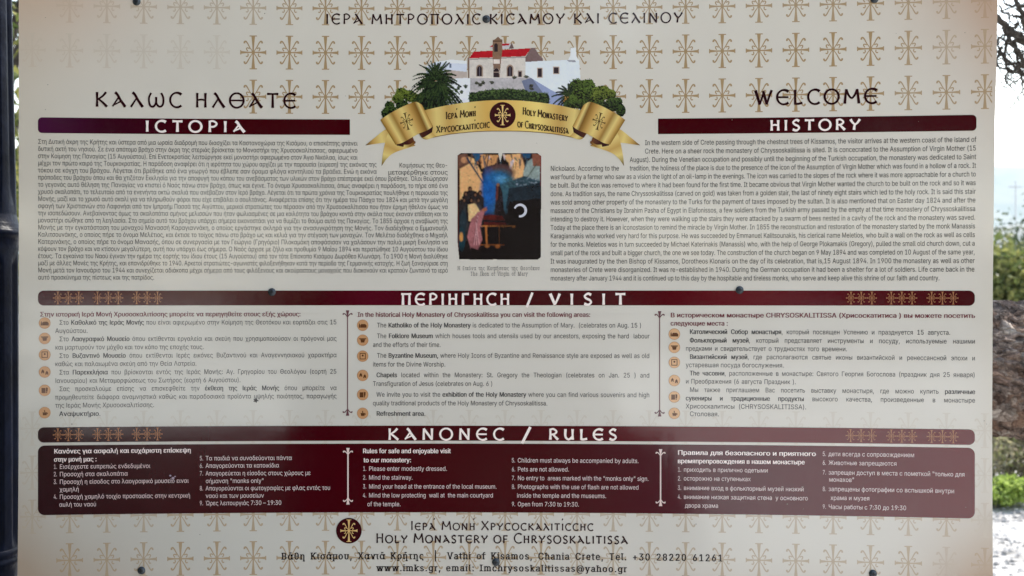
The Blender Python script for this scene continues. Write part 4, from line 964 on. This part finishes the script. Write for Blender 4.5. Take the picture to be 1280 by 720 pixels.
# ---------------------------------------------------------------- ground
def ground_mat():
    m, t, p = new_mat('gravel_and_soil'); L = t.links.new; nn = t.nodes.new
    tc = nn('ShaderNodeTexCoord')
    v = nn('ShaderNodeTexVoronoi'); v.inputs['Scale'].default_value = 55; L(tc.outputs['Object'], v.inputs['Vector'])
    n = nn('ShaderNodeTexNoise'); n.inputs['Scale'].default_value = .55; n.inputs['Detail'].default_value = 8; L(tc.outputs['Object'], n.inputs['Vector'])
    r = nn('ShaderNodeValToRGB'); e = r.color_ramp.elements; e[0].position = .35; e[0].color = (.33, .32, .31, 1); e[1].position = .6; e[1].color = (.44, .43, .42, 1); L(n.outputs[0], r.inputs[0])
    hs = nn('ShaderNodeHueSaturation'); mr = nn('ShaderNodeMapRange'); mr.inputs[3].default_value = .6; mr.inputs[4].default_value = 1.2; L(v.outputs['Color'], mr.inputs[0]); L(mr.outputs[0], hs.inputs['Value']); L(r.outputs[0], hs.inputs['Color'])
    L(hs.outputs[0], p.inputs['Base Color']); p.inputs['Roughness'].default_value = .95
    b = nn('ShaderNodeBump'); b.inputs['Strength'].default_value = .6; b.inputs['Distance'].default_value = .01; L(v.outputs['Distance'], b.inputs['Height']); L(b.outputs[0], p.inputs['Normal'])
    return m
GR = ground_mat()
V = []; F = []
ring = [(-4000, 0)]
gx = np.concatenate([-np.geomspace(6000, 12, 14), np.linspace(-10, 10, 41), np.geomspace(12, 6000, 14)])
gy = np.concatenate([-np.geomspace(6000, 14, 12), np.linspace(-12, 14, 53), np.geomspace(16, 6000, 14)])
def gz(x, y):
    z = .03 * math.sin(x * 1.3 + 2) * math.cos(y * 1.1) + .012 * math.sin(x * 5 + y * 3)
    if y > 12: z -= min(30, (y - 12) * .12)
    return z
for y in gy:
    for x in gx: V.append((x, y, gz(x, y)))
nx = len(gx)
for j in range(len(gy) - 1):
    for i in range(nx - 1): F.append((j * nx + i, j * nx + i + 1, (j + 1) * nx + i + 1, (j + 1) * nx + i))
tag(mesh_obj('ground', V, F, GR, smooth=True), kind='structure')
# pebbles where the gravel shows beside the board
def pebbles():
    rng = random.Random(3); mb = MB()
    for _ in range(5200):
        y = rng.uniform(2.6, 9.5); x = rng.uniform(.40, .55) * y if rng.random() < .72 else rng.uniform(-.6, .8) * y
        s = rng.uniform(.006, .022) * (1.6 if rng.random() < .08 else 1); z = gz(x, y)
        a = rng.uniform(0, 6.28); sx, sy, sz = s * rng.uniform(.7, 1.2), s * rng.uniform(.7, 1.2), s * rng.uniform(.4, .8); v = []
        for k in range(5):
            t = a + k * 1.2566; v.append((x + sx * math.cos(t) * rng.uniform(.8, 1.1), y + sy * math.sin(t) * rng.uniform(.8, 1.1), z + sz * rng.uniform(.1, .4)))
        v.append((x + rng.uniform(-.2, .2) * sx, y, z + sz)); v.append((x, y, z - sz * .3))
        mb.add((v, [(k, (k + 1) % 5, 5) for k in range(5)] + [((k + 1) % 5, k, 6) for k in range(5)]))
    m, t, p = new_mat('pale_pebbles'); g = t.nodes.new('ShaderNodeNewGeometry'); r = t.nodes.new('ShaderNodeValToRGB')
    r.color_ramp.elements[0].color = (.24, .235, .24, 1); r.color_ramp.elements[1].color = (.46, .455, .45, 1); t.links.new(g.outputs['Random Per Island'], r.inputs[0]); t.links.new(r.outputs[0], p.inputs['Base Color']); p.inputs['Roughness'].default_value = .85
    tag(mesh_obj('gravel', mb.v, mb.f, m), kind='stuff')
pebbles()
# ---------------------------------------------------------------- vegetation
def leaf_cloud(name, clumps, n, size, mat, parent=None, seed=0, flat=1.0, narrow=.5):
    """clumps: (centre, radii); n leaves in all, each a folded pair of triangles"""
    rg = np.random.default_rng(seed); vol = np.array([c[1][0] * c[1][1] * c[1][2] for c in clumps]) ** .8; pick = rg.choice(len(clumps), n, p=vol / vol.sum())
    cc = np.array([c[0] for c in clumps])[pick]; rr = np.array([c[1] for c in clumps])[pick]
    d = rg.normal(size=(n, 3)); d /= np.linalg.norm(d, axis=1)[:, None]; rad = rg.random(n) ** .45
    P = cc + d * rr * rad[:, None] * (1 + .18 * rg.normal(size=n))[:, None]
    a = rg.normal(size=(n, 3)); a /= np.linalg.norm(a, axis=1)[:, None]; b = np.cross(a, rg.normal(size=(n, 3))); b /= np.linalg.norm(b, axis=1)[:, None]
    s = size * rg.uniform(.6, 1.3, n)[:, None]
    up = np.cross(a, b)
    V = np.stack([P - a * s, P - b * s * narrow + up * s * .18, P + a * s, P + b * s * narrow + up * s * .18], 1).reshape(-1, 3)
    i = np.arange(n) * 4; F = np.stack([np.stack([i, i + 1, i + 2], 1), np.stack([i, i + 2, i + 3], 1)], 1).reshape(-1, 3)
    return mesh_obj(name, V, F, mat, parent)
OLIVE = leafmat('grey_green_leaves', [(.035, .055, .02), (.07, .10, .035), (.11, .14, .06), (.09, .11, .05)])
DARKG = leafmat('dark_green_leaves', [(.012, .024, .010), (.022, .042, .014), (.04, .065, .022)])
YELG = leafmat('yellow_green_leaves', [(.07, .10, .03), (.14, .17, .05), (.32, .31, .10), (.16, .19, .06)], trans=.45)
BRIGHT = leafmat('fresh_green_leaves', [(.22, .31, .06), (.33, .44, .10), (.42, .52, .16)], trans=.45)
DRY = leafmat('dry_leaves', [(.14, .12, .08), (.26, .23, .17), (.36, .33, .20), (.24, .27, .09), (.40, .38, .30)], trans=.45)
def bark_mat():
    m, t, p = new_mat('rough_bark'); L = t.links.new; nn = t.nodes.new; tc = nn('ShaderNodeTexCoord'); mp = nn('ShaderNodeMapping'); mp.inputs['Scale'].default_value = (.8, 1, 1.15); L(tc.outputs['Object'], mp.inputs[0])
    n0 = nn('ShaderNodeTexNoise'); n0.inputs['Scale'].default_value = 9; n0.inputs['Detail'].default_value = 6; L(mp.outputs[0], n0.inputs['Vector'])
    ad = nn('ShaderNodeMix'); ad.data_type = 'RGBA'; ad.inputs['Factor'].default_value = .12; L(mp.outputs[0], ad.inputs['A']); L(n0.outputs['Color'], ad.inputs['B'])
    v = nn('ShaderNodeTexVoronoi'); v.inputs['Scale'].default_value = 42; v.feature = 'DISTANCE_TO_EDGE'; L(ad.outputs['Result'], v.inputs['Vector'])
    v2 = nn('ShaderNodeTexVoronoi'); v2.inputs['Scale'].default_value = 42; L(ad.outputs['Result'], v2.inputs['Vector'])
    n = nn('ShaderNodeTexNoise'); n.inputs['Scale'].default_value = 26; n.inputs['Detail'].default_value = 12; n.inputs['Roughness'].default_value = .75; L(ad.outputs['Result'], n.inputs['Vector'])
    r = nn('ShaderNodeValToRGB'); cr = r.color_ramp; cr.elements[0].position = .38; cr.elements[0].color = (.045, .032, .026, 1); cr.elements[1].position = .62; cr.elements[1].color = (.56, .49, .41, 1); e = cr.elements.new(.5); e.color = (.25, .20, .165, 1); L(n.outputs[0], r.inputs[0])
    r2 = nn('ShaderNodeValToRGB'); c2 = r2.color_ramp; c2.elements[0].color = (.72, .50, .40, 1); c2.elements[1].color = (1.25, 1.25, 1.3, 1); sp = nn('ShaderNodeSeparateColor'); L(v2.outputs['Color'], sp.inputs[0]); L(sp.outputs[0], r2.inputs[0])
    mu = nn('ShaderNodeMix'); mu.data_type = 'RGBA'; mu.blend_type = 'MULTIPLY'; mu.inputs['Factor'].default_value = 1; L(r.outputs[0], mu.inputs['A']); L(r2.outputs[0], mu.inputs['B']); L(mu.outputs['Result'], p.inputs['Base Color'])
    p.inputs['Roughness'].default_value = .9
    ms = nn('ShaderNodeMapRange'); ms.inputs[1].default_value = 0; ms.inputs[2].default_value = .25; L(v.outputs['Distance'], ms.inputs[0])
    am = nn('ShaderNodeMath'); am.operation = 'ADD'; L(ms.outputs[0], am.inputs[0]); L(n.outputs[0], am.inputs[1])
    b = nn('ShaderNodeBump'); b.inputs['Strength'].default_value = 1; b.inputs['Distance'].default_value = .012; L(am.outputs[0], b.inputs['Height']); L(b.outputs[0], p.inputs['Normal'])
    return m
BARK = bark_mat()
TWIG = plain('dark_twigs', (.045, .035, .028), .9, 0, (.10, .085, .07), 30)
TWIGL = plain('dry_twigs', (.14, .12, .10), .9, 0, (.28, .25, .21), 30)
def branch(mb, p, d, L, r, depth, rng, droop=.0, n=6, kink=.28):
    p = Vector(p); d = Vector(d).normalized(); pts = [p.copy()]; rad = [r]; steps = 6
    for i in range(steps):
        d = (d + Vector((rng.uniform(-kink, kink), rng.uniform(-kink, kink), rng.uniform(-kink, kink) - droop))).normalized(); p = p + d * L / steps; pts.append(p.copy()); rad.append(r * (1 - .75 * (i + 1) / steps))
        if depth and i >= 1:
            for _ in range(rng.choice((1, 1, 2))):
                dd = (d + Vector((rng.uniform(-1, 1), rng.uniform(-1, 1), rng.uniform(-.9, .7)))).normalized(); branch(mb, p, dd, L * rng.uniform(.35, .6), rad[-1] * .6, depth - 1, rng, droop, max(4, n - 1), kink)
    mb.add(tube_vf(pts, [max(x, .0009) for x in rad], n))
def trunk_mesh(path, rads, name, parent, n=64, m=160, amp=.02, seed=0, mat=None):
    P = spline(path, 8) if False else None
    pts = [Vector(q) for q in path]; out = []; rr = []
    arr = np.array([tuple(q) for q in pts]); Q = [2 * arr[0] - arr[1]] + list(arr) + [2 * arr[-1] - arr[-2]]
    for k in range(m):
        t = k / (m - 1) * (len(arr) - 1); i = min(int(t), len(arr) - 2); f = t - i; a, b, c, d = Q[i:i + 4]
        out.append(.5 * (2 * b + (c - a) * f + (2 * a - 5 * b + 4 * c - d) * f * f + (3 * b - a - 3 * c + d) * f ** 3)); rr.append(rads[i] * (1 - f) + rads[i + 1] * f)
    from mathutils import noise as mn
    V, F = tube_vf(out, rr, n); C0 = [Vector(o_) for o_ in out]; V2 = []
    for idx, v in enumerate(V):
        c = C0[idx // n]; v = Vector(v); d = (v - c); L = d.length; d.normalize()
        h = mn.noise(v * 3.1) * amp * 2.2 - abs(mn.noise(Vector((v.x * 16 + seed, v.y * 22, v.z * 26)))) * amp * 1.6 - abs(mn.noise(Vector((v.x * 34, v.y * 44, v.z * 52)))) * amp * 1.1 + mn.noise(v * 70) * amp * .35
        V2.append(tuple(c + d * (L + h)))
    return mesh_obj(name, V2, F, mat or BARK, parent, smooth=True)
def old_tree():
    o = empty('leaning_tree', (.75, 3.3, 0), label='thick old tree with grey-brown scaly bark passing behind the right edge of the board', cat='tree')
    rng = random.Random(12)
    trunk_mesh([(.35, 3.3, -.1), (.38, 3.2, .5), (.55, 3.05, .98), (.95, 2.95, 1.24), (1.3, 2.9, 1.295), (1.7, 2.88, 1.22), (2.3, 2.9, 1.2), (3.0, 3.0, 1.5), (3.7, 3.2, 2.1)], [.26, .23, .21, .20, .187, .195, .19, .16, .12], 'trunk', o, 170, 420, .014)
    trunk_mesh([(2.2, 2.95, 1.3), (2.5, 3.3, 2.0), (2.3, 3.9, 2.9), (1.8, 4.5, 3.8)], [.15, .12, .1, .07], 'limb', o, 30, 70, .012, 5)
    trunk_mesh([(.42, 3.25, .7), (-.1, 3.7, 1.6), (-.9, 4.3, 2.8), (-1.4, 4.8, 3.9)], [.17, .14, .11, .07], 'limb', o, 30, 70, .012, 9)
    cl = [((1.0 + rng.uniform(-3.6, 2.4), 4.9 + rng.uniform(-1.4, 1.6), 4.6 + rng.uniform(-.8, 1.5)), (rng.uniform(.5, 1.1), rng.uniform(.5, 1.1), rng.uniform(.35, .7))) for _ in range(20)]
    leaf_cloud('crown', cl, 16000, .05, OLIVE, o, 4)
    mb = MB()
    for (x, y, z), _ in cl: branch(mb, (x, y, z - .6), (rng.uniform(-.3, .3), rng.uniform(-.3, .3), 1), 1.2, .03, 1, rng)
    mesh_obj('branches', mb.v, mb.f, TWIG, o)
old_tree()
def bare_tree():
    # dark bare boughs hanging into the top right corner
    o = empty('bare_tree', (3.2, 4.6, 0), label='leafless tree whose dark tangled branches hang in the top right corner', cat='tree'); rng = random.Random(31)
    trunk_mesh([(3.2, 4.6, -.1), (3.25, 4.5, 1.2), (3.0, 4.3, 2.3), (2.7, 4.1, 2.75)], [.16, .13, .10, .06], 'trunk', o, 24, 60, .01, 3, TWIG)
    mb = MB()
    def at(px, py, Y): return Vector(((px - 640) / FPX * Y, Y, EYE - (py - 360) / FPX * Y))
    def limb(pts, r0, r1):
        P = [at(*q) for q in pts]; A = spline([tuple(q) for q in P], 6) if False else None
        Q = [np.array(tuple(q)) for q in P]; Q = [2 * Q[0] - Q[1]] + Q + [2 * Q[-1] - Q[-2]]; out = []
        for i in range(1, len(Q) - 2):
            for k in range(6):
                t = k / 6; a, b, c, d = Q[i - 1:i + 3]; out.append(.5 * (2 * b + (c - a) * t + (2 * a - 5 * b + 4 * c - d) * t * t + (3 * b - a - 3 * c + d) * t ** 3) + np.array([rng.uniform(-.006, .006) for _ in range(3)]))
        out.append(Q[-2]); mb.add(tube_vf([Vector(q) for q in out], list(np.linspace(r0, r1, len(out))), 7, .15)); return out
    limb([(1400, -20, 4.3), (1330, 66, 4.2), (1290, 54, 4.1), (1265, 42, 4.05), (1250, 26, 4.0), (1236, 6, 4.0)], .030, .006)
    limb([(1330, 58, 4.2), (1292, 90, 4.15), (1272, 62, 4.1), (1252, 34, 4.08)], .013, .005)
    limb([(1290, 50, 4.1), (1275, 12, 4.05), (1262, -20, 4.0)], .012, .006)
    for pts in ([(1300, 120, 4.1), (1280, 92, 4.1), (1262, 78, 4.05), (1250, 62, 4.0), (1243, 30, 4.0)], [(1310, 70, 4.0), (1283, 76, 4.0), (1266, 88, 4.0), (1248, 84, 4.0), (1238, 70, 4.0)], [(1262, 44, 4.0), (1256, 66, 4.0), (1258, 90, 4.0), (1257, 110, 4.0)],
                [(1290, 20, 4.0), (1270, 22, 4.0), (1254, 14, 4.0), (1243, -4, 4.0)], [(1268, 52, 4.0), (1272, 74, 4.0), (1276, 96, 4.0), (1281, 124, 4.0)], [(1252, 58, 4.0), (1246, 74, 4.0), (1242, 88, 4.0)], [(1285, 84, 4.0), (1268, 80, 4.0), (1254, 70, 4.0), (1243, 60, 4.0), (1236, 46, 4.0)], [(1275, 30, 4.0), (1262, 36, 4.0), (1250, 48, 4.0), (1244, 58, 4.0)], [(1282, 6, 4.0), (1264, 8, 4.0), (1252, -2, 4.0)]):
        out = limb(pts, .007, .0022)
        for i in range(3, len(out) - 1, 3): branch(mb, out[i], (rng.uniform(-1, 1), rng.uniform(-.4, .4), rng.uniform(-1, .5)), rng.uniform(.06, .16), .0028, 1, rng, .02, 4, .4)
    for k in range(9): branch(mb, (3.0 + rng.uniform(-.3, .5), 4.3, 2.3 + rng.uniform(0, .5)), (rng.uniform(-.2, 1), rng.uniform(-.8, .8), rng.uniform(.3, 1)), rng.uniform(.8, 1.5), .03, 2, rng)
    mesh_obj('branches', mb.v, mb.f, TWIG, o)
bare_tree()
def shrub(x, y, r, h, mat, n, size, label, seed, name='shrub', cat='shrub', tw=TWIGL, group=None, twigs=18, z0=None):
    z0 = gz(x, y) if z0 is None else z0
    o = empty(name, (x, y, z0), label=label, cat=cat, group=group); rng = random.Random(seed)
    cl = [((x + rng.uniform(-.7, .7) * r, y + rng.uniform(-.7, .7) * r, z0 + h * rng.uniform(.25, .85)), (r * rng.uniform(.3, .55), r * rng.uniform(.3, .55), h * rng.uniform(.14, .3))) for _ in range(12)]
    leaf_cloud('foliage', cl, n, size, mat, o, seed); mb = MB()
    for _ in range(twigs): branch(mb, (x + rng.uniform(-.3, .3) * r, y + rng.uniform(-.3, .3) * r, z0 - .02), (rng.uniform(-.6, .6), rng.uniform(-.6, .6), 1), h * rng.uniform(.6, 1.0), .008 * h + .003, 1, rng, 0, 5)
    mesh_obj('stems', mb.v, mb.f, tw, o); return o
def bx(px, Y): return (px - 640) / FPX * Y
shrub(bx(1275, 8.2), 8.2, .55, .72, DRY, 5200, .022, 'dry greyish bush right of the board, below the thick limb', 41)
shrub(bx(1238, 8.8), 8.8, .6, .82, YELG, 4200, .026, 'yellow-green bush half hidden by the board, below the thick limb', 42)
shrub(bx(1330, 9.8), 9.8, .5, .6, DRY, 4200, .024, 'dry bush with yellowing leaves farthest right beside the gravel', 43)
shrub(bx(1264, 7.6), 7.6, .22, .22, BRIGHT, 1500, .022, 'low bright green weed at the edge of the pale gravel', 44, 'weed', 'weed', twigs=8)
shrub(bx(1240, 7.5), 7.5, .16, .20, BRIGHT, 900, .022, 'small bright green weed close to the board edge', 45, 'weed', 'weed', twigs=6)
for k, (px, Y, r, h, m, lb) in enumerate(((1250, 26, 2.0, 4.9, OLIVE, 'rounded grey-green bush on the slope right of the board above the limb'), (1290, 30, 2.4, 5.6, DARKG, 'dark green bush on the slope at the right edge of the photo'),
        (1225, 34, 2.6, 6.4, OLIVE, 'grey-green bush on the slope mostly behind the right edge of the board'), (1265, 21, 1.5, 3.2, YELG, 'sunlit yellow-green bush just above the thick limb'), (1300, 40, 3.2, 7.6, OLIVE, 'farthest grey-green bush on the slope at the right'))):
    shrub(bx(px, Y), Y, r, h, m, 8000, .085, lb, 60 + k, twigs=6)
# trees seen in the gap between the post and the board
def tree(x, y, h, r, mat, label, seed, n=9000, size=.05, group=None):
    z0 = gz(x, y); o = empty('tree', (x, y, z0), label=label, cat='tree', group=group); rng = random.Random(seed)
    trunk_mesh([(x, y, z0 - .1), (x + rng.uniform(-.1, .1), y, z0 + h * .25), (x + rng.uniform(-.2, .2), y, z0 + h * .5), (x, y, z0 + h * .85)], [h * .035, h * .028, h * .02, h * .008], 'trunk', o, 14, 30, .01, seed)
    cl = [((x + rng.uniform(-.75, .75) * r, y + rng.uniform(-.75, .75) * r, z0 + h * rng.uniform(.34, .92)), (r * rng.uniform(.22, .42), r * rng.uniform(.22, .42), h * rng.uniform(.07, .14))) for _ in range(18)]
    leaf_cloud('crown', cl, n, size, mat, o, seed); mb = MB()
    for c, _ in cl[:12]:
        s = Vector((x, y, z0 + h * .4)); e = Vector(c); mb.add(tube_vf([s, (s + e) / 2 + Vector((0, 0, .1)), e], [h * .012, h * .008, h * .003], 6))
    mesh_obj('branches', mb.v, mb.f, TWIG, o)
tree(bx(-60, 6.5), 6.5, 4.0, 1.3, YELG, 'light green tree seen in the narrow gap between the dark post and the board', 71, 5200, .045)
tree(bx(-40, 9), 9, 5.2, 1.9, OLIVE, 'taller olive-green tree behind the dark post at the left edge', 72, 9000, .05)
shrub(bx(20, 8), 8, .5, .95, OLIVE, 2500, .035, 'low green bush in the gap left of the board', 73)
# trees behind the photographer, mirrored darkly in the glossy sheet
spots = [(-14, -24, 12, 5.5), (-7, -25.5, 13, 5.5), (0, -26.5, 12.5, 5.5), (7, -26, 13, 5.5), (14, -25, 12, 5.5), (-17, -16, 10, 4.5)]
LB = ['tree behind the viewer, far left', 'tall tree behind the viewer, left', 'tree behind the viewer, middle', 'tall tree behind the viewer, right', 'tree behind the viewer, far right', 'tree at the viewer\'s far left side']
for k, (x, y, h, r) in enumerate(spots): tree(x, y, h, r, DARKG, 'dark evergreen ' + LB[k] + ', seen only as reflection', 80 + k, 16000, .2, 'dark trees behind the viewer')
WHITE = plain('whitewashed_concrete', (.66, .65, .62), .9, 0, (.74, .73, .70), 1.5)
v, f = box_vf(-5.2, 16, -19.5, -7.9, -.05, .045); mbp = MB().add((v, f)).add(box_vf(.62, 16, -7.9, -2.4, -.05, .045))  # pale paving added to brighten the reflection on the right
tag(mesh_obj('added_pale_paving', mbp.v, mbp.f, WHITE), kind='structure')
v, f = box_vf(-14, .60, -7.88, -.2, -.05, .05)  # added dark slab stands in for shaded ground in the reflection
tag(mesh_obj('added_dark_bed', v, f, plain('shade_toned_soil', (.03, .022, .016), 1, 0, (.055, .042, .03), 9, .5)), kind='structure')
v, f = box_vf(-9.2, -4.4, -19.9, -19.6, 0, 1.25)  # wall added for bright patches in the board's reflection
low = empty('added_white_wall', (-6.8, -19.7, 0), label='added low white wall behind the viewer, brightening the board reflection', cat='wall')
mesh_obj('wall', v, f, WHITE, low); v, f = box_vf(-9.3, -4.3, -19.95, -19.55, 1.25, 1.33); mesh_obj('coping', v, f, WHITE, low)
tree(-3.7, -1.3, 7.0, 2.3, DARKG, 'added unseen dark tree close behind the viewer, blocking sky light on the left', 97, 14000, .12, 'dark trees behind the viewer')  # added unseen tree keeps sky light off the board's left side
def side_hedge():  # unseen hedge added to block sky light and darken the board's left
    o = empty('sky_blocking_hedge', (-1.6, .6, 0), label='added unseen dark hedge left of the viewer, blocking sky light', cat='hedge'); rng = random.Random(8)
    cl = [((-1.62 + rng.uniform(-.12, .1), y_, z_ + rng.uniform(-.1, .1)), (.24, .26, .26)) for y_ in np.linspace(-.5, 1.55, 9) for z_ in np.linspace(.25, 2.35, 9)]
    leaf_cloud('foliage', cl, 15000, .05, DARKG, o, 55); mb = MB()
    for y_ in np.linspace(-.5, 1.5, 7): mb.add(tube_vf([(-1.64, y_, -.02), (-1.62, y_ + .03, .8), (-1.64, y_ - .02, 1.6), (-1.62, y_, 2.2)], [.022, .018, .013, .006], 6))
    mesh_obj('stems', mb.v, mb.f, TWIG, o)
side_hedge()
def hedge():  # unseen hedge added to cover bright far ground in the reflection
    o = empty('hedge', (0, -21, 0), label='added unseen dark hedge behind the viewer, hiding bright mirrored ground', cat='hedge'); rng = random.Random(5)
    cl = [((x, -21 + rng.uniform(-.5, .5), rng.uniform(.3, 2.0)), (1.3, .8, .8)) for x in np.linspace(-19, 19, 60)]
    leaf_cloud('foliage', cl, 26000, .13, DARKG, o, 91)
hedge()
def shade_tree():  # unseen tree added to cast shade on the ground behind the viewer
    x, y, h = -1.25, 3.9, 9.6
    o = empty('added_shade_tree', (x, y, 0), label='added unseen tall leafy tree behind the left half of the board, shading the ground', cat='tree'); rng = random.Random(17)
    trunk_mesh([(x, y, -.1), (x + .1, y, 2), (x - .1, y, 4.2), (x, y, 8)], [.2, .17, .14, .05], 'trunk', o, 16, 50, .01, 2)
    cl = [((x + rng.uniform(-2.9, 1.6), y + rng.uniform(-1.6, 1.6), rng.uniform(5.2, 9.4)), (rng.uniform(.6, 1.1), rng.uniform(.6, 1.1), rng.uniform(.4, .8))) for _ in range(34)]
    leaf_cloud('crown', cl, 26000, .10, OLIVE, o, 18); mb = MB()
    for c_, _ in cl[:18]: mb.add(tube_vf([Vector((x, y, 4.4)), (Vector((x, y, 5)) + Vector(c_)) / 2, Vector(c_)], [.07, .045, .015], 6))
    mesh_obj('branches', mb.v, mb.f, TWIG, o)
shade_tree()
def silhouette_tree():  # added trunk gives the viewer's dark silhouette in the board's reflection
    x, y = -.30, -1.35
    o = empty('stand_in_tree', (x, y, 0), label='added thick dark trunk standing in for the viewer, mirrored in the board', cat='tree'); rng = random.Random(23)
    trunk_mesh([(x, y, -.1), (x + .02, y, .5), (x, y, 1.2), (x + .05, y, 1.9), (x + .1, y, 2.6), (x, y, 3.6)], [.66, .58, .52, .50, .42, .2], 'trunk', o, 40, 80, .03, 8, DKBARK)
    cl = [((x - 1.5 + rng.uniform(-1.9, 1.7), y - .2 + rng.uniform(-1.0, .8), rng.uniform(3.0, 4.6)), (rng.uniform(.5, .8), rng.uniform(.5, .8), rng.uniform(.3, .5))) for _ in range(16)]
    leaf_cloud('crown', cl, 9000, .09, DARKG, o, 19)
DKBARK = plain('dark_bark', (.03, .022, .018), .95, 0, (.06, .05, .04), 14)
silhouette_tree()
# ---------------------------------------------------------------- far right: pole with cable, roofs, blue hills
PALEP = plain('pale_pole', (.45, .46, .48), .7)
def pole():
    Y = 60; x = bx(1269.5, Y); zt = EYE - (226 - 360) / FPX * Y
    o = empty('utility_pole', (x, Y, gz(x, Y)), label='thin pale utility pole far off above the bushes at the right', cat='pole')
    mesh_obj('pole', *tube_vf([(x, Y, gz(x, Y)), (x, Y, zt)], [.045, .035], 8), PALEP, o)
    mb = MB(); mb.add(box_vf(x - .35, x + .35, Y - .03, Y + .06, zt - .36, zt - .3)); mesh_obj('crossarm', mb.v, mb.f, PALEP, o)
    P = [(x - 30 + i * 3, Y, zt + .9 + .004 * (i * 3 - 30) ** 2) for i in range(21)]
    mesh_obj('cable', *tube_vf(P, [.03] * 21, 5), GALV, o)
pole()
def house():
    Y = 75; x = bx(1302, Y); z = gz(x, Y); o = empty('white_house', (x, Y, z), label='small white flat-roofed house far off at the right edge', cat='house')
    wz = EYE - (262 - 360) / FPX * Y
    wz -= 1.6; W_ = plain('whitewash', (.62, .62, .60), .9, 0, (.7, .7, .68), 2); 
    mesh_obj('wall', *box_vf(x - 1.6, x + 4, Y, Y + 6, z - 1, wz + .4), W_, o); mesh_obj('roof', *box_vf(x - 1.75, x + 4.15, Y - .15, Y + 6.15, wz + .4, wz + .62), W_, o)
    for k in range(2):
        wn = mesh_obj('window', *box_vf(x - .9 + k * 2.2, x + .1 + k * 2.2, Y - .03, Y + .1, wz - 1.1, wz - .1), plain('dark_glass', (.03, .04, .05), .15), o)
house()
def hills():
    rng = random.Random(77); V = []; F = []; n = 140; X0, X1 = -5200, 5200
    hm = plain('scrub_hillside', (.10, .12, .09), .95, 0, (.17, .17, .13), .01)
    for j, (Y, hk) in enumerate(((2300, 0), (2600, .45), (3000, .85), (3400, 1.0), (4200, .7))):
        for i in range(n):
            x = X0 + (X1 - X0) * i / (n - 1); h = 400 + 70 * math.sin(x / 900 + 1.0) + 35 * math.sin(x / 310) + 14 * math.sin(x / 120 + 2)
            V.append((x, Y + 40 * math.sin(x / 200 + j), -32 + h * hk + (12 * math.sin(x / 90 + j * 2) if hk else 0)))
    for j in range(4):
        for i in range(n - 1): F.append((j * n + i, j * n + i + 1, (j + 1) * n + i + 1, (j + 1) * n + i))
    tag(mesh_obj('hills', V, F, hm, smooth=True), kind='structure')
hills()

# ---------------------------------------------------------------- sea haze: one closed box of even air
hz = bpy.data.materials.new('haze'); hz.use_nodes = True; t = hz.node_tree; t.nodes.remove(t.nodes['Principled BSDF'])
pv = t.nodes.new('ShaderNodeVolumePrincipled'); pv.inputs['Density'].default_value = .00016; pv.inputs['Color'].default_value = (.66, .84, 1, 1); pv.inputs['Anisotropy'].default_value = .2
t.links.new(pv.outputs[0], t.nodes['Material Output'].inputs['Volume'])
v, f = box_vf(-6100, 6100, -6100, 6100, -40, 500)
tag(mesh_obj('haze', v, f, hz), kind='stuff')
